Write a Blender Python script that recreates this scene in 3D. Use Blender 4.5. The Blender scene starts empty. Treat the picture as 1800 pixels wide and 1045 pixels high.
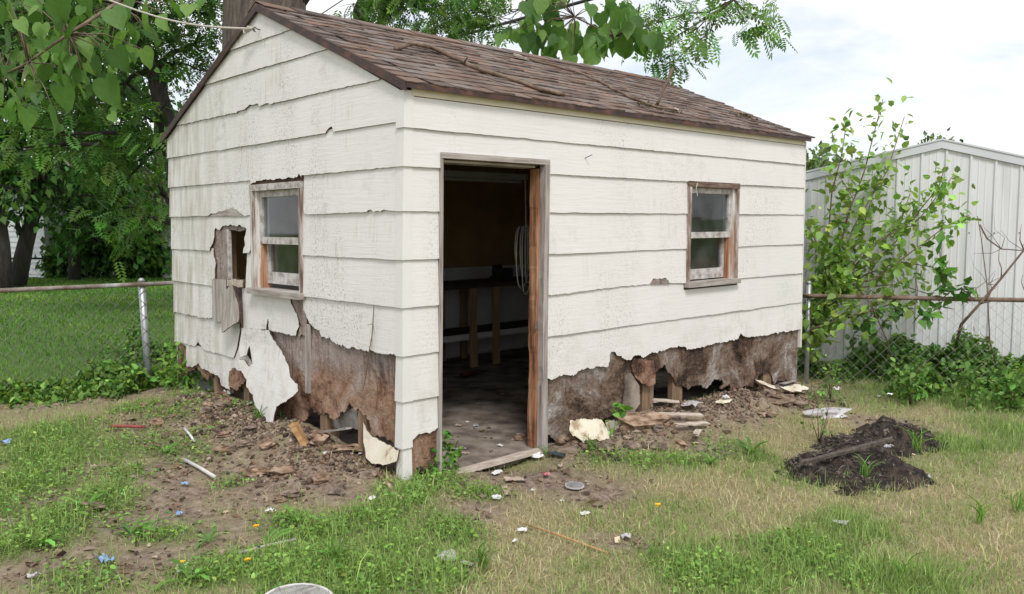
import bpy, math, random
import numpy as np
from mathutils import Vector, Matrix
from mathutils.geometry import delaunay_2d_cdt

# ------------------------------------------------------------------ camera, sky, sun, exposure
SC = bpy.context.scene
COL = SC.collection
rnd = random.Random(7)
NR = np.random.default_rng(11)

CAMP = np.array([-2.83735, -3.96309, 1.51553])
YAW, PIT, ROL, FPX = 0.75126, -0.08789, -0.00467, 1452.4
FW = np.array([math.cos(PIT)*math.sin(YAW), math.cos(PIT)*math.cos(YAW), math.sin(PIT)])
_r = np.array([math.cos(YAW), -math.sin(YAW), 0.0]); _u = np.cross(_r, FW)
RT = math.cos(ROL)*_r + math.sin(ROL)*_u
UP = -math.sin(ROL)*_r + math.cos(ROL)*_u
cam = bpy.data.cameras.new('camera'); camo = bpy.data.objects.new('camera', cam); COL.objects.link(camo)
cam.sensor_width = 36.0; cam.lens = FPX/1800*36.0; cam.clip_end = 2000.0; cam.clip_start = 0.05
M = Matrix(((RT[0], UP[0], -FW[0], CAMP[0]), (RT[1], UP[1], -FW[1], CAMP[1]), (RT[2], UP[2], -FW[2], CAMP[2]), (0, 0, 0, 1)))
camo.matrix_world = M
SC.camera = camo
SC.render.resolution_x, SC.render.resolution_y = 1024, 594
SC.view_settings.view_transform = 'Standard'; SC.view_settings.look = 'None'
SC.view_settings.gamma = 1.0; SC.view_settings.use_curve_mapping = False
SC.view_settings.exposure = 0.63

SUN_EL, SUN_AZ = math.radians(52), math.radians(211)     # azimuth: clockwise from +Y, where the sun stands
w = bpy.data.worlds.new('World'); SC.world = w; w.use_nodes = True
nt = w.node_tree; nt.nodes.clear()
wo = nt.nodes.new('ShaderNodeOutputWorld'); bg = nt.nodes.new('ShaderNodeBackground')
sky = nt.nodes.new('ShaderNodeTexSky'); sky.sky_type = 'NISHITA'; sky.sun_disc = False
sky.sun_elevation = SUN_EL; sky.sun_rotation = SUN_AZ; sky.air_density = 1.0; sky.dust_density = 2.0
tc = nt.nodes.new('ShaderNodeTexCoord'); mp = nt.nodes.new('ShaderNodeMapping'); mp.inputs['Scale'].default_value = (1.3, 1.3, 4.5)
nz = nt.nodes.new('ShaderNodeTexNoise'); nz.inputs['Scale'].default_value = 2.2; nz.inputs['Detail'].default_value = 7; nz.inputs['Roughness'].default_value = 0.55
nz.inputs['Distortion'].default_value = 0.4
cr = nt.nodes.new('ShaderNodeValToRGB'); cr.color_ramp.elements[0].position = 0.33; cr.color_ramp.elements[1].position = 0.56
cr.color_ramp.elements[0].color = (.40, .40, .40, 1)
mx = nt.nodes.new('ShaderNodeMix'); mx.data_type = 'RGBA'
CB = 7.8
mx.inputs[7].default_value = (CB, CB*1.0, CB*1.01, 1)
nt.links.new(tc.outputs['Generated'], mp.inputs['Vector']); nt.links.new(mp.outputs[0], nz.inputs['Vector'])
nt.links.new(nz.outputs[0], cr.inputs[0]); nt.links.new(cr.outputs[0], mx.inputs[0])
nt.links.new(sky.outputs[0], mx.inputs[6]); nt.links.new(mx.outputs[2], bg.inputs[0]); nt.links.new(bg.outputs[0], wo.inputs[0])
bg.inputs[1].default_value = 0.1

sl = bpy.data.lights.new('sun', 'SUN'); sl.energy = 1.5; sl.angle = math.radians(14); sl.color = (1.0, 0.97, 0.93)
so = bpy.data.objects.new('sun', sl); COL.objects.link(so)
sd = Vector((math.sin(SUN_AZ)*math.cos(SUN_EL), math.cos(SUN_AZ)*math.cos(SUN_EL), math.sin(SUN_EL)))
so.rotation_euler = sd.to_track_quat('Z', 'Y').to_euler()

# ------------------------------------------------------------------ measuring helpers (photo point -> point on a real plane)
def ray(px, py):
    return FW + RT*(px-900)/FPX - UP*(py-522.5)/FPX
def at(px, py, depth):
    return CAMP + ray(px, py)*depth
def plane_hit(px, py, axis, val):
    d = ray(px, py); return CAMP + d*(val-CAMP[axis])/d[axis]
L, W = 4.71, 3.50            # shed length along x, depth along y
def lean(x, y, z):           # the old shed leans a little at its near corner
    return (-0.021 if z > 1.45 else -0.011)*(z-1.45)*max(0.0, min(1.0, 1-x/L))*max(0.0, min(1.0, 1-y/W))
def T(p):
    s = lean(*p); return (p[0]-s, p[1]+s, p[2])
def F(px, py, off=0.0):      # front wall: (u, z)
    ly, lx = 0.0, 0.0
    for _ in range(4):
        P = plane_hit(px, py, 1, -off+ly); s = lean(P[0], 0, P[2]); ly = s; lx = -s
    return (P[0]-lx, P[2])
def G(px, py, off=0.0):      # gable wall: (v, z)
    lx = 0.0
    for _ in range(4):
        P = plane_hit(px, py, 0, -off+lx); s = lean(0, P[1], P[2]); lx = -s
    return (P[1]-s, P[2])
def Mf(u, o, z): return (u, -o, z)
def Mg(v, o, z): return (-o, v, z)

def _h(ix, iy, s):
    n = (ix.astype(np.int64)*374761393 + iy.astype(np.int64)*668265263 + s*1442695041) & 0x7fffffff
    n = ((n ^ (n >> 13))*1274126177) & 0x7fffffff
    return ((n ^ (n >> 16)) & 0xffff)/65535.0
def vnoise(x, y, s=0):
    x = np.asarray(x, float); y = np.asarray(y, float)
    ix = np.floor(x); iy = np.floor(y); fx = x-ix; fy = y-iy
    fx = fx*fx*(3-2*fx); fy = fy*fy*(3-2*fy)
    a = _h(ix, iy, s); b = _h(ix+1, iy, s); c = _h(ix, iy+1, s); d = _h(ix+1, iy+1, s)
    return (a+(b-a)*fx)*(1-fy) + (c+(d-c)*fx)*fy
def fbm(x, y, s=0, o=4):
    t = 0; a = .5
    for k in range(o):
        t = t + a*vnoise(x*2**k, y*2**k, s+k); a *= .5
    return t

def plane_z(x, y):
    x = np.asarray(x, float); y = np.asarray(y, float)
    return -0.024*np.clip(x, -4, 8) + 0.018*np.clip(y, -5, 6) - 0.03
def GR(px, py):              # point on the yard's ground
    z = -.05
    for _ in range(5):
        P = plane_hit(px, py, 2, z); z = float(plane_z(P[0], P[1]))
    return (float(P[0]), float(P[1]))

# soft ground-type discs, in metres
def discs(lst):
    return [(*GR(a, b), r) for a, b, r in lst]
DIRT = discs([(380, 800, .55), (470, 790, .6), (560, 800, .6), (640, 820, .55), (480, 870, .5), (600, 870, .42), (360, 720, .45), (690, 800, .3),
              (860, 830, .45), (960, 840, .45), (1010, 800, .35), (1080, 775, .5), (1180, 760, .5), (1290, 745, .5), (1370, 715, .5), (1240, 790, .3),
              (1440, 680, .5), (420, 925, .35), (300, 830, .35), (200, 690, .5), (1500, 790, .5), (1560, 750, .5), (840, 900, .25), (1450, 820, .35), (60, 700, .5), (250, 980, .3), (1090, 960, .2), (120, 985, .35), (200, 925, .35), (310, 900, .35), (70, 880, .25), (160, 830, .25), (380, 960, .3), (20, 920, .25), (430, 870, .4), (330, 860, .35), (540, 850, .5), (1040, 870, .35)])
LUSH = discs([(770, 850, .22), (710, 880, .22), (650, 920, .28), (840, 870, .2), (560, 940, .25), (700, 960, .3), (800, 930, .25), (520, 1000, .3), (640, 1020, .35),
              (760, 1010, .3), (1060, 808, .2), (1130, 812, .22), (1200, 810, .22), (1290, 795, .28), (1340, 805, .22), (430, 740, .22), (300, 735, .35), (240, 720, .3), (350, 705, .3), (220, 790, .35),
              (110, 760, .45), (60, 840, .4), (110, 920, .35), (330, 800, .22), (180, 880, .3), (40, 960, .3), (130, 1010, .25), (270, 930, .2), (400, 1000, .25), (90, 800, .4), (20, 880, .35), (400, 850, .12), (340, 770, .2), (260, 770, .3), (240, 830, .25), (1440, 700, .4), (1700, 700, .8), (1600, 690, .7),
              (1780, 760, .6), (1660, 780, .4), (510, 920, .16), (1240, 1010, .3), (1420, 980, .3), (1560, 1020, .3), (1500, 930, .25)])
def blobs(lst, x, y):
    x = np.asarray(x, float); y = np.asarray(y, float)
    m = np.zeros(np.broadcast(x, y).shape)
    for a, b, r in lst:
        d2 = ((x-a)**2+(y-b)**2)/(r*r)
        m = np.maximum(m, np.exp(-d2*1.1))
    return m
def dirt_w(x, y):
    n = fbm(np.asarray(x)*2.3, np.asarray(y)*2.3, 3)-.47
    x = np.asarray(x, float); y = np.asarray(y, float)
    fr = np.clip(1.25-np.abs(y+.25)/.55, 0, 1)*np.clip((x-1.1)*4, 0, 1)*np.clip((5.2-x)*2, 0, 1)*(y < .2)
    gb = np.clip(1.3-np.abs(x+.45)/.75, 0, 1)*np.clip((y+.35)*3, 0, 1)*np.clip((2.9-y)*1.6, 0, 1)*(x < .2)
    return np.clip(np.maximum(blobs(DIRT, x, y)*1.35, np.maximum(fr, gb)*1.15) - .32 + n*1.4, 0, 1)
def lush_w(x, y):
    n = fbm(np.asarray(x)*2.9, np.asarray(y)*2.9, 9)-.47
    return np.clip(blobs(LUSH, x, y)*1.3 - .2 + n*1.3, 0, 1)
def beyond(x, y):            # 1 on the neighbour's lawn past the left fence
    return np.clip((np.asarray(y) - 3.95 - .12*np.asarray(x))*2.5, 0, 1)
def ground_z(x, y):
    x = np.asarray(x, float); y = np.asarray(y, float)
    d = dirt_w(x, y)
    z = plane_z(x, y) + (fbm(x*1.1, y*1.1, 21)-.47)*.09 + (fbm(x*7, y*7, 31, 3)-.44)*(.012+.055*d)
    # rubbish and soil banked up against the rotten walls
    bg_ = np.exp(-((x+.06)/.36)**2)*np.clip(1.5-np.abs(y-1.75)/1.25, 0, 1)*.115
    bf = np.exp(-((y+.10)/.34)**2)*np.clip(1.45-np.abs(x-2.85)/1.35, 0, 1)*.16
    z = z + bg_ + bf
    inside = (x > .04) & (x < L-.04) & (y > .04) & (y < W-.04)
    door = np.clip(1-np.abs(x-.75)/.55, 0, 1)*np.exp(-(y/.35)**2)
    return np.where(inside, -.3, z - .035*door)
def gp(px, py, dz=0.0):
    x, y = GR(px, py); return (x, y, float(ground_z(x, y))+dz)

# ------------------------------------------------------------------ materials
def new_mat(name):
    m = bpy.data.materials.new(name); m.use_nodes = True
    return m, m.node_tree, m.node_tree.nodes['Principled BSDF']
def nd(t, k, **kw):
    n = t.nodes.new(k)
    for a, b in kw.items():
        if a in n.inputs: n.inputs[a].default_value = b
        else: setattr(n, a, b)
    return n
def coords(t, scale=(1, 1, 1), kind='Object'):
    c = nd(t, 'ShaderNodeTexCoord'); m = nd(t, 'ShaderNodeMapping'); m.inputs['Scale'].default_value = scale
    t.links.new(c.outputs[kind], m.inputs['Vector']); return m.outputs[0]
def noise(t, vec, scale, detail=4, rough=.55, dist=0.0):
    n = nd(t, 'ShaderNodeTexNoise', Scale=scale, Detail=detail, Roughness=rough, Distortion=dist)
    t.links.new(vec, n.inputs['Vector']); return n.outputs[0]
def ramp(t, fac, stops):
    r = nd(t, 'ShaderNodeValToRGB'); e = r.color_ramp.elements
    while len(e) < len(stops): e.new(.5)
    for q, (p, c) in zip(e, stops):
        q.position = p; q.color = (*c, 1) if len(c) == 3 else c
    t.links.new(fac, r.inputs[0]); return r.outputs[0]
def mixc(t, fac, a, b, mode='MIX'):
    m = nd(t, 'ShaderNodeMix', data_type='RGBA', blend_type=mode)
    for s, v in ((0, fac), (6, a), (7, b)):
        if isinstance(v, (int, float)): m.inputs[s].default_value = v
        elif isinstance(v, tuple): m.inputs[s].default_value = (*v, 1)
        else: t.links.new(v, m.inputs[s])
    return m.outputs[2]
def math_(t, op, a, b=0.0):
    m = nd(t, 'ShaderNodeMath', operation=op)
    for s, v in ((0, a), (1, b)):
        if isinstance(v, (int, float)): m.inputs[s].default_value = v
        else: t.links.new(v, m.inputs[s])
    return m.outputs[0]
def bump(t, h, p, strength=.4, dist=.005):
    b = nd(t, 'ShaderNodeBump', Strength=strength, Distance=dist)
    t.links.new(h, b.inputs['Height']); t.links.new(b.outputs[0], p.inputs['Normal'])
BW = lambda a, b: [(a, (0, 0, 0)), (b, (1, 1, 1))]

def m_noise(name, stops, scale=6, stretch=(1, 1, 1), rough=.85, bscale=40, bstr=.4, bdist=.004, kind='Object', detail=6, objvar=0.0, metal=0.0):
    m, t, p = new_mat(name)
    v = coords(t, stretch, kind)
    c = ramp(t, noise(t, v, scale, detail, .62), stops)
    if objvar:
        oi = nd(t, 'ShaderNodeObjectInfo')
        c = mixc(t, 1.0, c, ramp(t, oi.outputs['Random'], [(0, (1-objvar,)*3), (1, (1+objvar*.6,)*3)]), 'MULTIPLY')
    t.links.new(c, p.inputs['Base Color']); p.inputs['Roughness'].default_value = rough; p.inputs['Metallic'].default_value = metal
    bump(t, noise(t, v, bscale, 6, .65), p, bstr, bdist)
    return m

def m_siding(name, axis):
    m, t, p = new_mat(name)
    v = coords(t)
    st = (1.6, 1.6, 26)
    vs = coords(t, st)
    grain = noise(t, vs, 2.2, 6, .6, .9)
    big = noise(t, v, 1.1, 3); big2 = noise(t, coords(t, (1, 1, .45)), 1.7, 4, .6)
    speck = noise(t, v, 75, 3, .7)
    streak = noise(t, coords(t, (38, 38, 2.5)), 1.0, 4, .6)
    base = mixc(t, ramp(t, big, BW(.35, .65)), (.74, .72, .705), (.70, .685, .67))
    base = mixc(t, math_(t, 'MULTIPLY', ramp(t, grain, BW(.5, .72)), .16), base, (.55, .52, .45))
    # mildew speckles in patches
    mask = ramp(t, big2, BW(.47, .62))
    sp = math_(t, 'MULTIPLY', ramp(t, speck, BW(.53, .64)), mask)
    base = mixc(t, math_(t, 'MULTIPLY', sp, .62 if axis == 'g' else .42), base, (.20, .19, .15))
    stm = math_(t, 'MULTIPLY', ramp(t, noise(t, v, 2.3, 3), BW(.54, .68)), ramp(t, streak, BW(.48, .7)))
    base = mixc(t, math_(t, 'MULTIPLY', stm, .55 if axis == 'g' else .25), base, (.36, .30, .17))
    if axis == 'g':   # old water stains toward the far, shaded end of the gable wall
        sx = nd(t, 'ShaderNodeSeparateXYZ'); t.links.new(v, sx.inputs[0])
        far = ramp(t, math_(t, 'DIVIDE', sx.outputs[1], 3.5), BW(.55, .98))
        st2 = math_(t, 'MULTIPLY', far, ramp(t, noise(t, coords(t, (9, 9, 1.6)), 1.0, 5, .65), BW(.42, .66)))
        base = mixc(t, math_(t, 'MULTIPLY', st2, .8), base, (.30, .265, .17))
    sz = nd(t, 'ShaderNodeSeparateXYZ'); t.links.new(v, sz.inputs[0])
    lowz = ramp(t, sz.outputs[2], [(.0, (1, 1, 1)), (.35, (.75, .75, .75)), (.85, (0, 0, 0))])
    mud = math_(t, 'MULTIPLY', lowz, ramp(t, noise(t, v, 5.5, 7, .7), BW(.47, .66)))
    base = mixc(t, math_(t, 'MULTIPLY', mud, .55), base, (.38, .33, .23))
    mould = math_(t, 'MULTIPLY', ramp(t, noise(t, v, 1.9, 5, .6), BW(.56, .7)), ramp(t, noise(t, v, 22, 4, .7), BW(.42, .6)))
    base = mixc(t, math_(t, 'MULTIPLY', mould, .5 if axis == 'g' else .28), base, (.33, .33, .27))
    t.links.new(base, p.inputs['Base Color']); p.inputs['Roughness'].default_value = .6
    bump(t, math_(t, 'ADD', math_(t, 'MULTIPLY', grain, 1.0), math_(t, 'MULTIPLY', noise(t, v, 160, 2), .12)), p, .35, .006)
    return m

def m_attr(name, rough=.6, trans=.35):
    m, t, p = new_mat(name)
    a = nd(t, 'ShaderNodeAttribute', attribute_name='col')
    t.links.new(a.outputs['Color'], p.inputs['Base Color']); p.inputs['Roughness'].default_value = rough
    p.inputs['Specular IOR Level'].default_value = .25
    if trans:
        tr = nd(t, 'ShaderNodeBsdfTranslucent'); mxs = nd(t, 'ShaderNodeMixShader'); mxs.inputs[0].default_value = trans
        c2 = mixc(t, 1.0, a.outputs['Color'], (1.15, 1.25, .55), 'MULTIPLY')
        t.links.new(c2, tr.inputs['Color'])
        t.links.new(p.outputs[0], mxs.inputs[1]); t.links.new(tr.outputs[0], mxs.inputs[2])
        t.links.new(mxs.outputs[0], t.nodes['Material Output'].inputs[0])
    return m

MT = {}
MT['siding_f'] = m_siding('white_painted_siding_front', 'f')
MT['siding_g'] = m_siding('white_painted_siding_gable', 'g')
MT['trim'] = m_noise('cream_trim', [(.3, (.66, .65, .62)), (.62, (.725, .71, .69)), (.8, (.58, .56, .5))], 5, (1, 1, .5), .6, 50, .2)
MT['frieze'] = m_noise('yellowed_frieze', [(.3, (.62, .56, .40)), (.7, (.74, .69, .55))], 4, (1, 1, 3), .65, 50, .2)
MT['frag'] = m_noise('cream_siding_fragment', [(.36, (.36, .27, .17)), (.45, (.66, .60, .47)), (.64, (.74, .69, .58))], 7, (1, 1, 1), .75, 40, .5)
def m_fibre(name, stops, dark, greyz):
    m, t, p = new_mat(name); v = coords(t)
    n1 = noise(t, v, 2.6, 8, .68, .6); n2 = noise(t, v, 55, 5, .75); n3 = noise(t, coords(t, (22, 22, 5)), 1.0, 6, .7)
    f = math_(t, 'ADD', math_(t, 'MULTIPLY', n1, .62), math_(t, 'ADD', math_(t, 'MULTIPLY', n2, .22), math_(t, 'MULTIPLY', n3, .16)))
    c = ramp(t, f, stops); c = mixc(t, math_(t, 'MULTIPLY', ramp(t, n2, BW(.56, .7)), .6), c, dark)
    if greyz:      # upper part still carries its grey paper face, the lower part has rotted to brown fibre
        sz = nd(t, 'ShaderNodeSeparateXYZ'); t.links.new(v, sz.inputs[0])
        up_ = ramp(t, math_(t, 'ADD', sz.outputs[2], math_(t, 'MULTIPLY', n1, .55)), BW(greyz+.20, greyz+.36))
        c = mixc(t, math_(t, 'MULTIPLY', up_, .7), c, ramp(t, n3, [(.35, (.21, .175, .165)), (.65, (.46, .42, .41))]))
    t.links.new(c, p.inputs['Base Color']); p.inputs['Roughness'].default_value = .96; p.inputs['Specular IOR Level'].default_value = .15
    bump(t, math_(t, 'ADD', noise(t, v, 26, 7, .7), math_(t, 'MULTIPLY', n1, 1.5)), p, 1.0, .03)
    return m
MT['fibre_g'] = m_fibre('rotten_fibreboard_gable', [(.40, (.06, .036, .027)), (.46, (.24, .135, .09)), (.50, (.36, .225, .155)), (.54, (.40, .27, .20)), (.60, (.45, .36, .31))], (.11, .062, .043), .56)
MT['fibre_f'] = m_fibre('rotten_fibreboard_front', [(.40, (.025, .021, .019)), (.46, (.11, .072, .053)), (.50, (.215, .145, .105)), (.545, (.26, .21, .18)), (.60, (.45, .42, .40))], (.055, .037, .028), None)
MT['rot'] = m_noise('rotten_edge', [(.3, (.035, .022, .015)), (.6, (.13, .075, .045)), (.8, (.24, .16, .1))], 14, (1, 1, 1), .95, 60, .9, .01)
MT['stud'] = m_noise('old_stud_wood', [(.3, (.12, .075, .045)), (.6, (.27, .18, .11)), (.8, (.36, .27, .19))], 5, (6, 6, .6), .85, 30, .4)
MT['grey_wood'] = m_noise('weathered_grey_wood', [(.3, (.17, .14, .125)), (.5, (.36, .32, .295)), (.75, (.52, .49, .46))], 4, (9, 9, .7), .85, 20, .5)
MT['grey_wood_h'] = m_noise('weathered_grey_wood_rail', [(.3, (.17, .14, .125)), (.5, (.36, .32, .295)), (.75, (.52, .49, .46))], 4, (1.2, 1.2, 14), .85, 20, .5)
MT['head_wood'] = m_noise('peeled_brown_head', [(.32, (.045, .03, .022)), (.55, (.17, .11, .08)), (.75, (.34, .29, .26))], 4, (1.5, 1.5, 16), .85, 20, .6)
MT['jamb'] = m_noise('peeling_jamb', [(.3, (.56, .54, .52)), (.5, (.70, .69, .67)), (.58, (.45, .33, .25)), (.72, (.52, .19, .06))], 2.4, (6, 6, .8), .75, 30, .4)
MT['orange_wood'] = m_noise('bare_orange_wood', [(.36, (.10, .045, .028)), (.5, (.33, .145, .07)), (.66, (.50, .31, .19))], 3.5, (9, 9, .6), .8, 25, .5)
MT['frame_peel'] = m_noise('peeling_window_frame', [(.36, (.10, .06, .045)), (.46, (.24, .17, .14)), (.54, (.42, .37, .345)), (.64, (.60, .58, .57))], 3.2, (7, 7, .9), .85, 30, .5)
MT['sash'] = m_noise('sash_paint', [(.36, (.26, .22, .2)), (.48, (.44, .41, .39)), (.62, (.58, .56, .56))], 5, (3, 3, 3), .7, 40, .3)
MT['deck'] = m_noise('roof_deck', [(.3, (.05, .035, .03)), (.7, (.1, .075, .06))], 6, (1, 1, 1), .9, 40, .3)
MT['fascia'] = m_noise('rusty_brown_drip_edge', [(.34, (.022, .013, .011)), (.52, (.055, .026, .02)), (.7, (.14, .055, .032))], 5, (2, 2, 4), .55, 40, .2)
MT['slab'] = m_noise('dirty_concrete_floor', [(.36, (.075, .058, .048)), (.5, (.21, .17, .14)), (.66, (.36, .31, .265))], 3.8, (1, 1, 1), .9, 40, .4)
MT['panel_dark'] = m_noise('brown_hardboard', [(.3, (.30, .185, .075)), (.7, (.42, .28, .13))], 3, (1, 1, 1), .7, 40, .2)
MT['panel_white'] = m_noise('dull_white_panel', [(.3, (.62, .62, .61)), (.7, (.74, .74, .73))], 3, (1, 1, 1), .7, 40, .2)
MT['bench'] = m_noise('bench_lumber', [(.3, (.30, .2, .1)), (.7, (.46, .33, .18))], 4, (6, 6, .6), .8, 25, .3)
MT['dark_wood'] = m_noise('dark_bench_top', [(.3, (.03, .025, .02)), (.7, (.09, .07, .055))], 5, (1, 6, 6), .8, 25, .3)
MT['bark'] = m_noise('bark', [(.3, (.055, .045, .036)), (.55, (.13, .105, .085)), (.78, (.22, .185, .155))], 3, (7, 7, 1.1), .95, 9, 1.0, .03)
MT['bark_dark'] = m_noise('shade_darkened_bark', [(.3, (.018, .015, .012)), (.55, (.045, .037, .03)), (.78, (.08, .066, .055))], 3, (7, 7, 1.1), .95, 9, 1.0, .03)  # dark bark, darkened further to carry the canopy shade on the left trunks
MT['twig'] = m_noise('twig_bark', [(.3, (.09, .06, .045)), (.6, (.2, .14, .1)), (.8, (.3, .24, .19))], 9, (1, 1, 1), .9, 60, .5)
MT['galv'] = m_noise('galvanised_steel', [(.3, (.33, .35, .37)), (.7, (.50, .52, .54))], 6, (1, 1, .4), .45, 60, .15, metal=.55)
MT['rust'] = m_noise('rusty_steel', [(.3, (.09, .055, .035)), (.55, (.20, .14, .105)), (.78, (.33, .29, .26))], 8, (1, 1, 1), .8, 60, .5)
MT['rail'] = m_noise('weathered_rail', [(.38, (.13, .085, .06)), (.5, (.24, .21, .19)), (.62, (.42, .42, .42))], 3.5, (1, 1, 1), .7, 60, .4)
MT['wire'] = m_noise('dull_wire', [(.3, (.1, .1, .095)), (.7, (.2, .2, .19))], 9, (1, 1, 1), .6, 60, .1, metal=.3)
MT['wire_light'] = m_noise('galvanised_wire', [(.3, (.3, .29, .27)), (.7, (.46, .45, .43))], 9, (1, 1, 1), .6, 60, .1, metal=.3)
MT['metal_wall'] = m_noise('pale_grey_sheet_metal', [(.34, (.55, .56, .565)), (.5, (.65, .66, .675)), (.68, (.60, .605, .60))], 1.8, (5, 5, .35), .42, 30, .06)
MT['metal_trim'] = m_noise('grey_metal_trim', [(.3, (.52, .54, .57)), (.7, (.58, .60, .63))], 2, (1, 1, 1), .4, 30, .05)
MT['screw'] = m_noise('screw_head', [(.3, (.12, .12, .12)), (.7, (.2, .2, .2))], 9, (1, 1, 1), .5, 60, .1, metal=.5)
MT['rope'] = m_noise('rope', [(.3, (.38, .35, .30)), (.7, (.62, .59, .53))], 60, (1, 1, 1), .9, 200, .8)
MT['cable'] = m_noise('black_cable', [(.3, (.02, .02, .022)), (.7, (.05, .05, .05))], 9, (1, 1, 1), .6, 60, .2)
MT['cord'] = m_noise('grey_cord', [(.3, (.14, .135, .125)), (.7, (.25, .24, .225))], 9, (1, 1, 1), .6, 60, .2)
MT['white_house'] = m_noise('white_house_siding', [(.3, (.74, .75, .78)), (.7, (.80, .81, .83))], 3, (1, 1, 1), .6, 30, .05)
MT['brown_roof'] = m_noise('far_brown_roof', [(.3, (.1, .08, .07)), (.7, (.19, .15, .13))], 5, (1, 1, 1), .9, 30, .3)
MT['wood_chip'] = m_noise('rotten_wood_chip', [(.36, (.12, .07, .045)), (.5, (.28, .185, .125)), (.64, (.44, .33, .245))], 12, (1, 1, 3), .95, 50, .8, .008, objvar=.4)
MT['wood_orange'] = m_noise('split_orange_wood', [(.3, (.24, .13, .06)), (.55, (.46, .27, .12)), (.8, (.55, .38, .22))], 9, (4, 4, .7), .9, 40, .5)
MT['splinter'] = m_noise('pale_splintered_wood', [(.3, (.30, .24, .19)), (.55, (.50, .43, .36)), (.8, (.66, .6, .53))], 9, (1, 4, 4), .9, 40, .5)
MT['compost'] = m_noise('black_compost', [(.36, (.010, .007, .006)), (.5, (.032, .022, .017)), (.64, (.085, .06, .045))], 14, (1, 1, 1), .95, 45, 1.0, .03)
MT['clod'] = m_noise('soil_clod', [(.36, (.09, .064, .05)), (.5, (.21, .155, .12)), (.64, (.34, .265, .21))], 14, (1, 1, 1), .97, 60, 1.0, .01, objvar=.3)
MT['paper'] = m_noise('white_litter', [(.3, (.56, .56, .56)), (.7, (.78, .78, .78))], 30, (1, 1, 1), .7, 60, .4)
MT['plastic_grey'] = m_noise('grey_plastic', [(.3, (.34, .33, .34)), (.7, (.54, .53, .53))], 14, (1, 1, 1), .35, 60, .3)
MT['blue'] = m_noise('blue_plastic', [(.3, (.05, .13, .38)), (.7, (.11, .24, .55))], 14, (1, 1, 1), .4, 60, .2)
MT['pale_blue'] = m_noise('pale_blue_plastic', [(.3, (.16, .28, .48)), (.7, (.30, .42, .6))], 14, (1, 1, 1), .4, 60, .2)
MT['pink'] = m_noise('pink_wrapper', [(.3, (.50, .10, .13)), (.7, (.66, .24, .27))], 14, (1, 1, 1), .45, 60, .2)
MT['red'] = m_noise('red_plastic', [(.3, (.18, .03, .03)), (.7, (.32, .08, .07))], 9, (1, 1, 1), .6, 60, .2)
MT['rag'] = m_noise('red_rag', [(.3, (.10, .022, .016)), (.7, (.19, .05, .035))], 14, (1, 1, 1), .95, 90, .6)
MT['cardboard'] = m_noise('tan_cardboard', [(.3, (.34, .26, .2)), (.7, (.5, .41, .34))], 9, (1, 1, 1), .9, 60, .4)
MT['green_scrap'] = m_noise('dark_green_scrap', [(.3, (.015, .028, .028)), (.7, (.04, .06, .06))], 9, (1, 1, 1), .5, 60, .4)
MT['lid'] = m_noise('dirty_white_lid', [(.28, (.16, .11, .075)), (.42, (.52, .50, .48)), (.7, (.66, .65, .64))], 6, (1, 1, 1), .5, 60, .3)
MT['yellow'] = m_noise('dandelion_yellow', [(.3, (.75, .42, .01)), (.7, (.9, .6, .03))], 40, (1, 1, 1), .8, 90, .4)
MT['steel_dark'] = m_noise('dark_hook', [(.3, (.03, .025, .02)), (.7, (.1, .08, .07))], 9, (1, 1, 1), .6, 60, .2)
MT['web'] = m_noise('cobwebbed_insulation', [(.3, (.2, .18, .16)), (.7, (.42, .4, .38))], 10, (1, 1, 1), .95, 60, .8, .01)
MT['leaf'] = m_attr('leaf', .5, .3)
MT['grass'] = m_attr('grass_blades', .65, .25)

def m_leafobj():
    m, t, p = new_mat('catalpa_leaf')
    oi = nd(t, 'ShaderNodeObjectInfo')
    c = ramp(t, oi.outputs['Random'], [(0, (.07, .155, .04)), (.5, (.135, .275, .065)), (1, (.25, .42, .12))])
    g = coords(t); vein = noise(t, g, 5, 4)
    c = mixc(t, math_(t, 'MULTIPLY', ramp(t, vein, BW(.35, .7)), .35), c, (.05, .1, .03))
    t.links.new(c, p.inputs['Base Color']); p.inputs['Roughness'].default_value = .5; p.inputs['Specular IOR Level'].default_value = .3
    tr = nd(t, 'ShaderNodeBsdfTranslucent'); t.links.new(mixc(t, 1.0, c, (1.2, 1.3, .5), 'MULTIPLY'), tr.inputs['Color'])
    s = nd(t, 'ShaderNodeMixShader'); s.inputs[0].default_value = .5
    t.links.new(p.outputs[0], s.inputs[1]); t.links.new(tr.outputs[0], s.inputs[2]); t.links.new(s.outputs[0], t.nodes['Material Output'].inputs[0])
    return m
MT['catalpa'] = m_leafobj()

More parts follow.
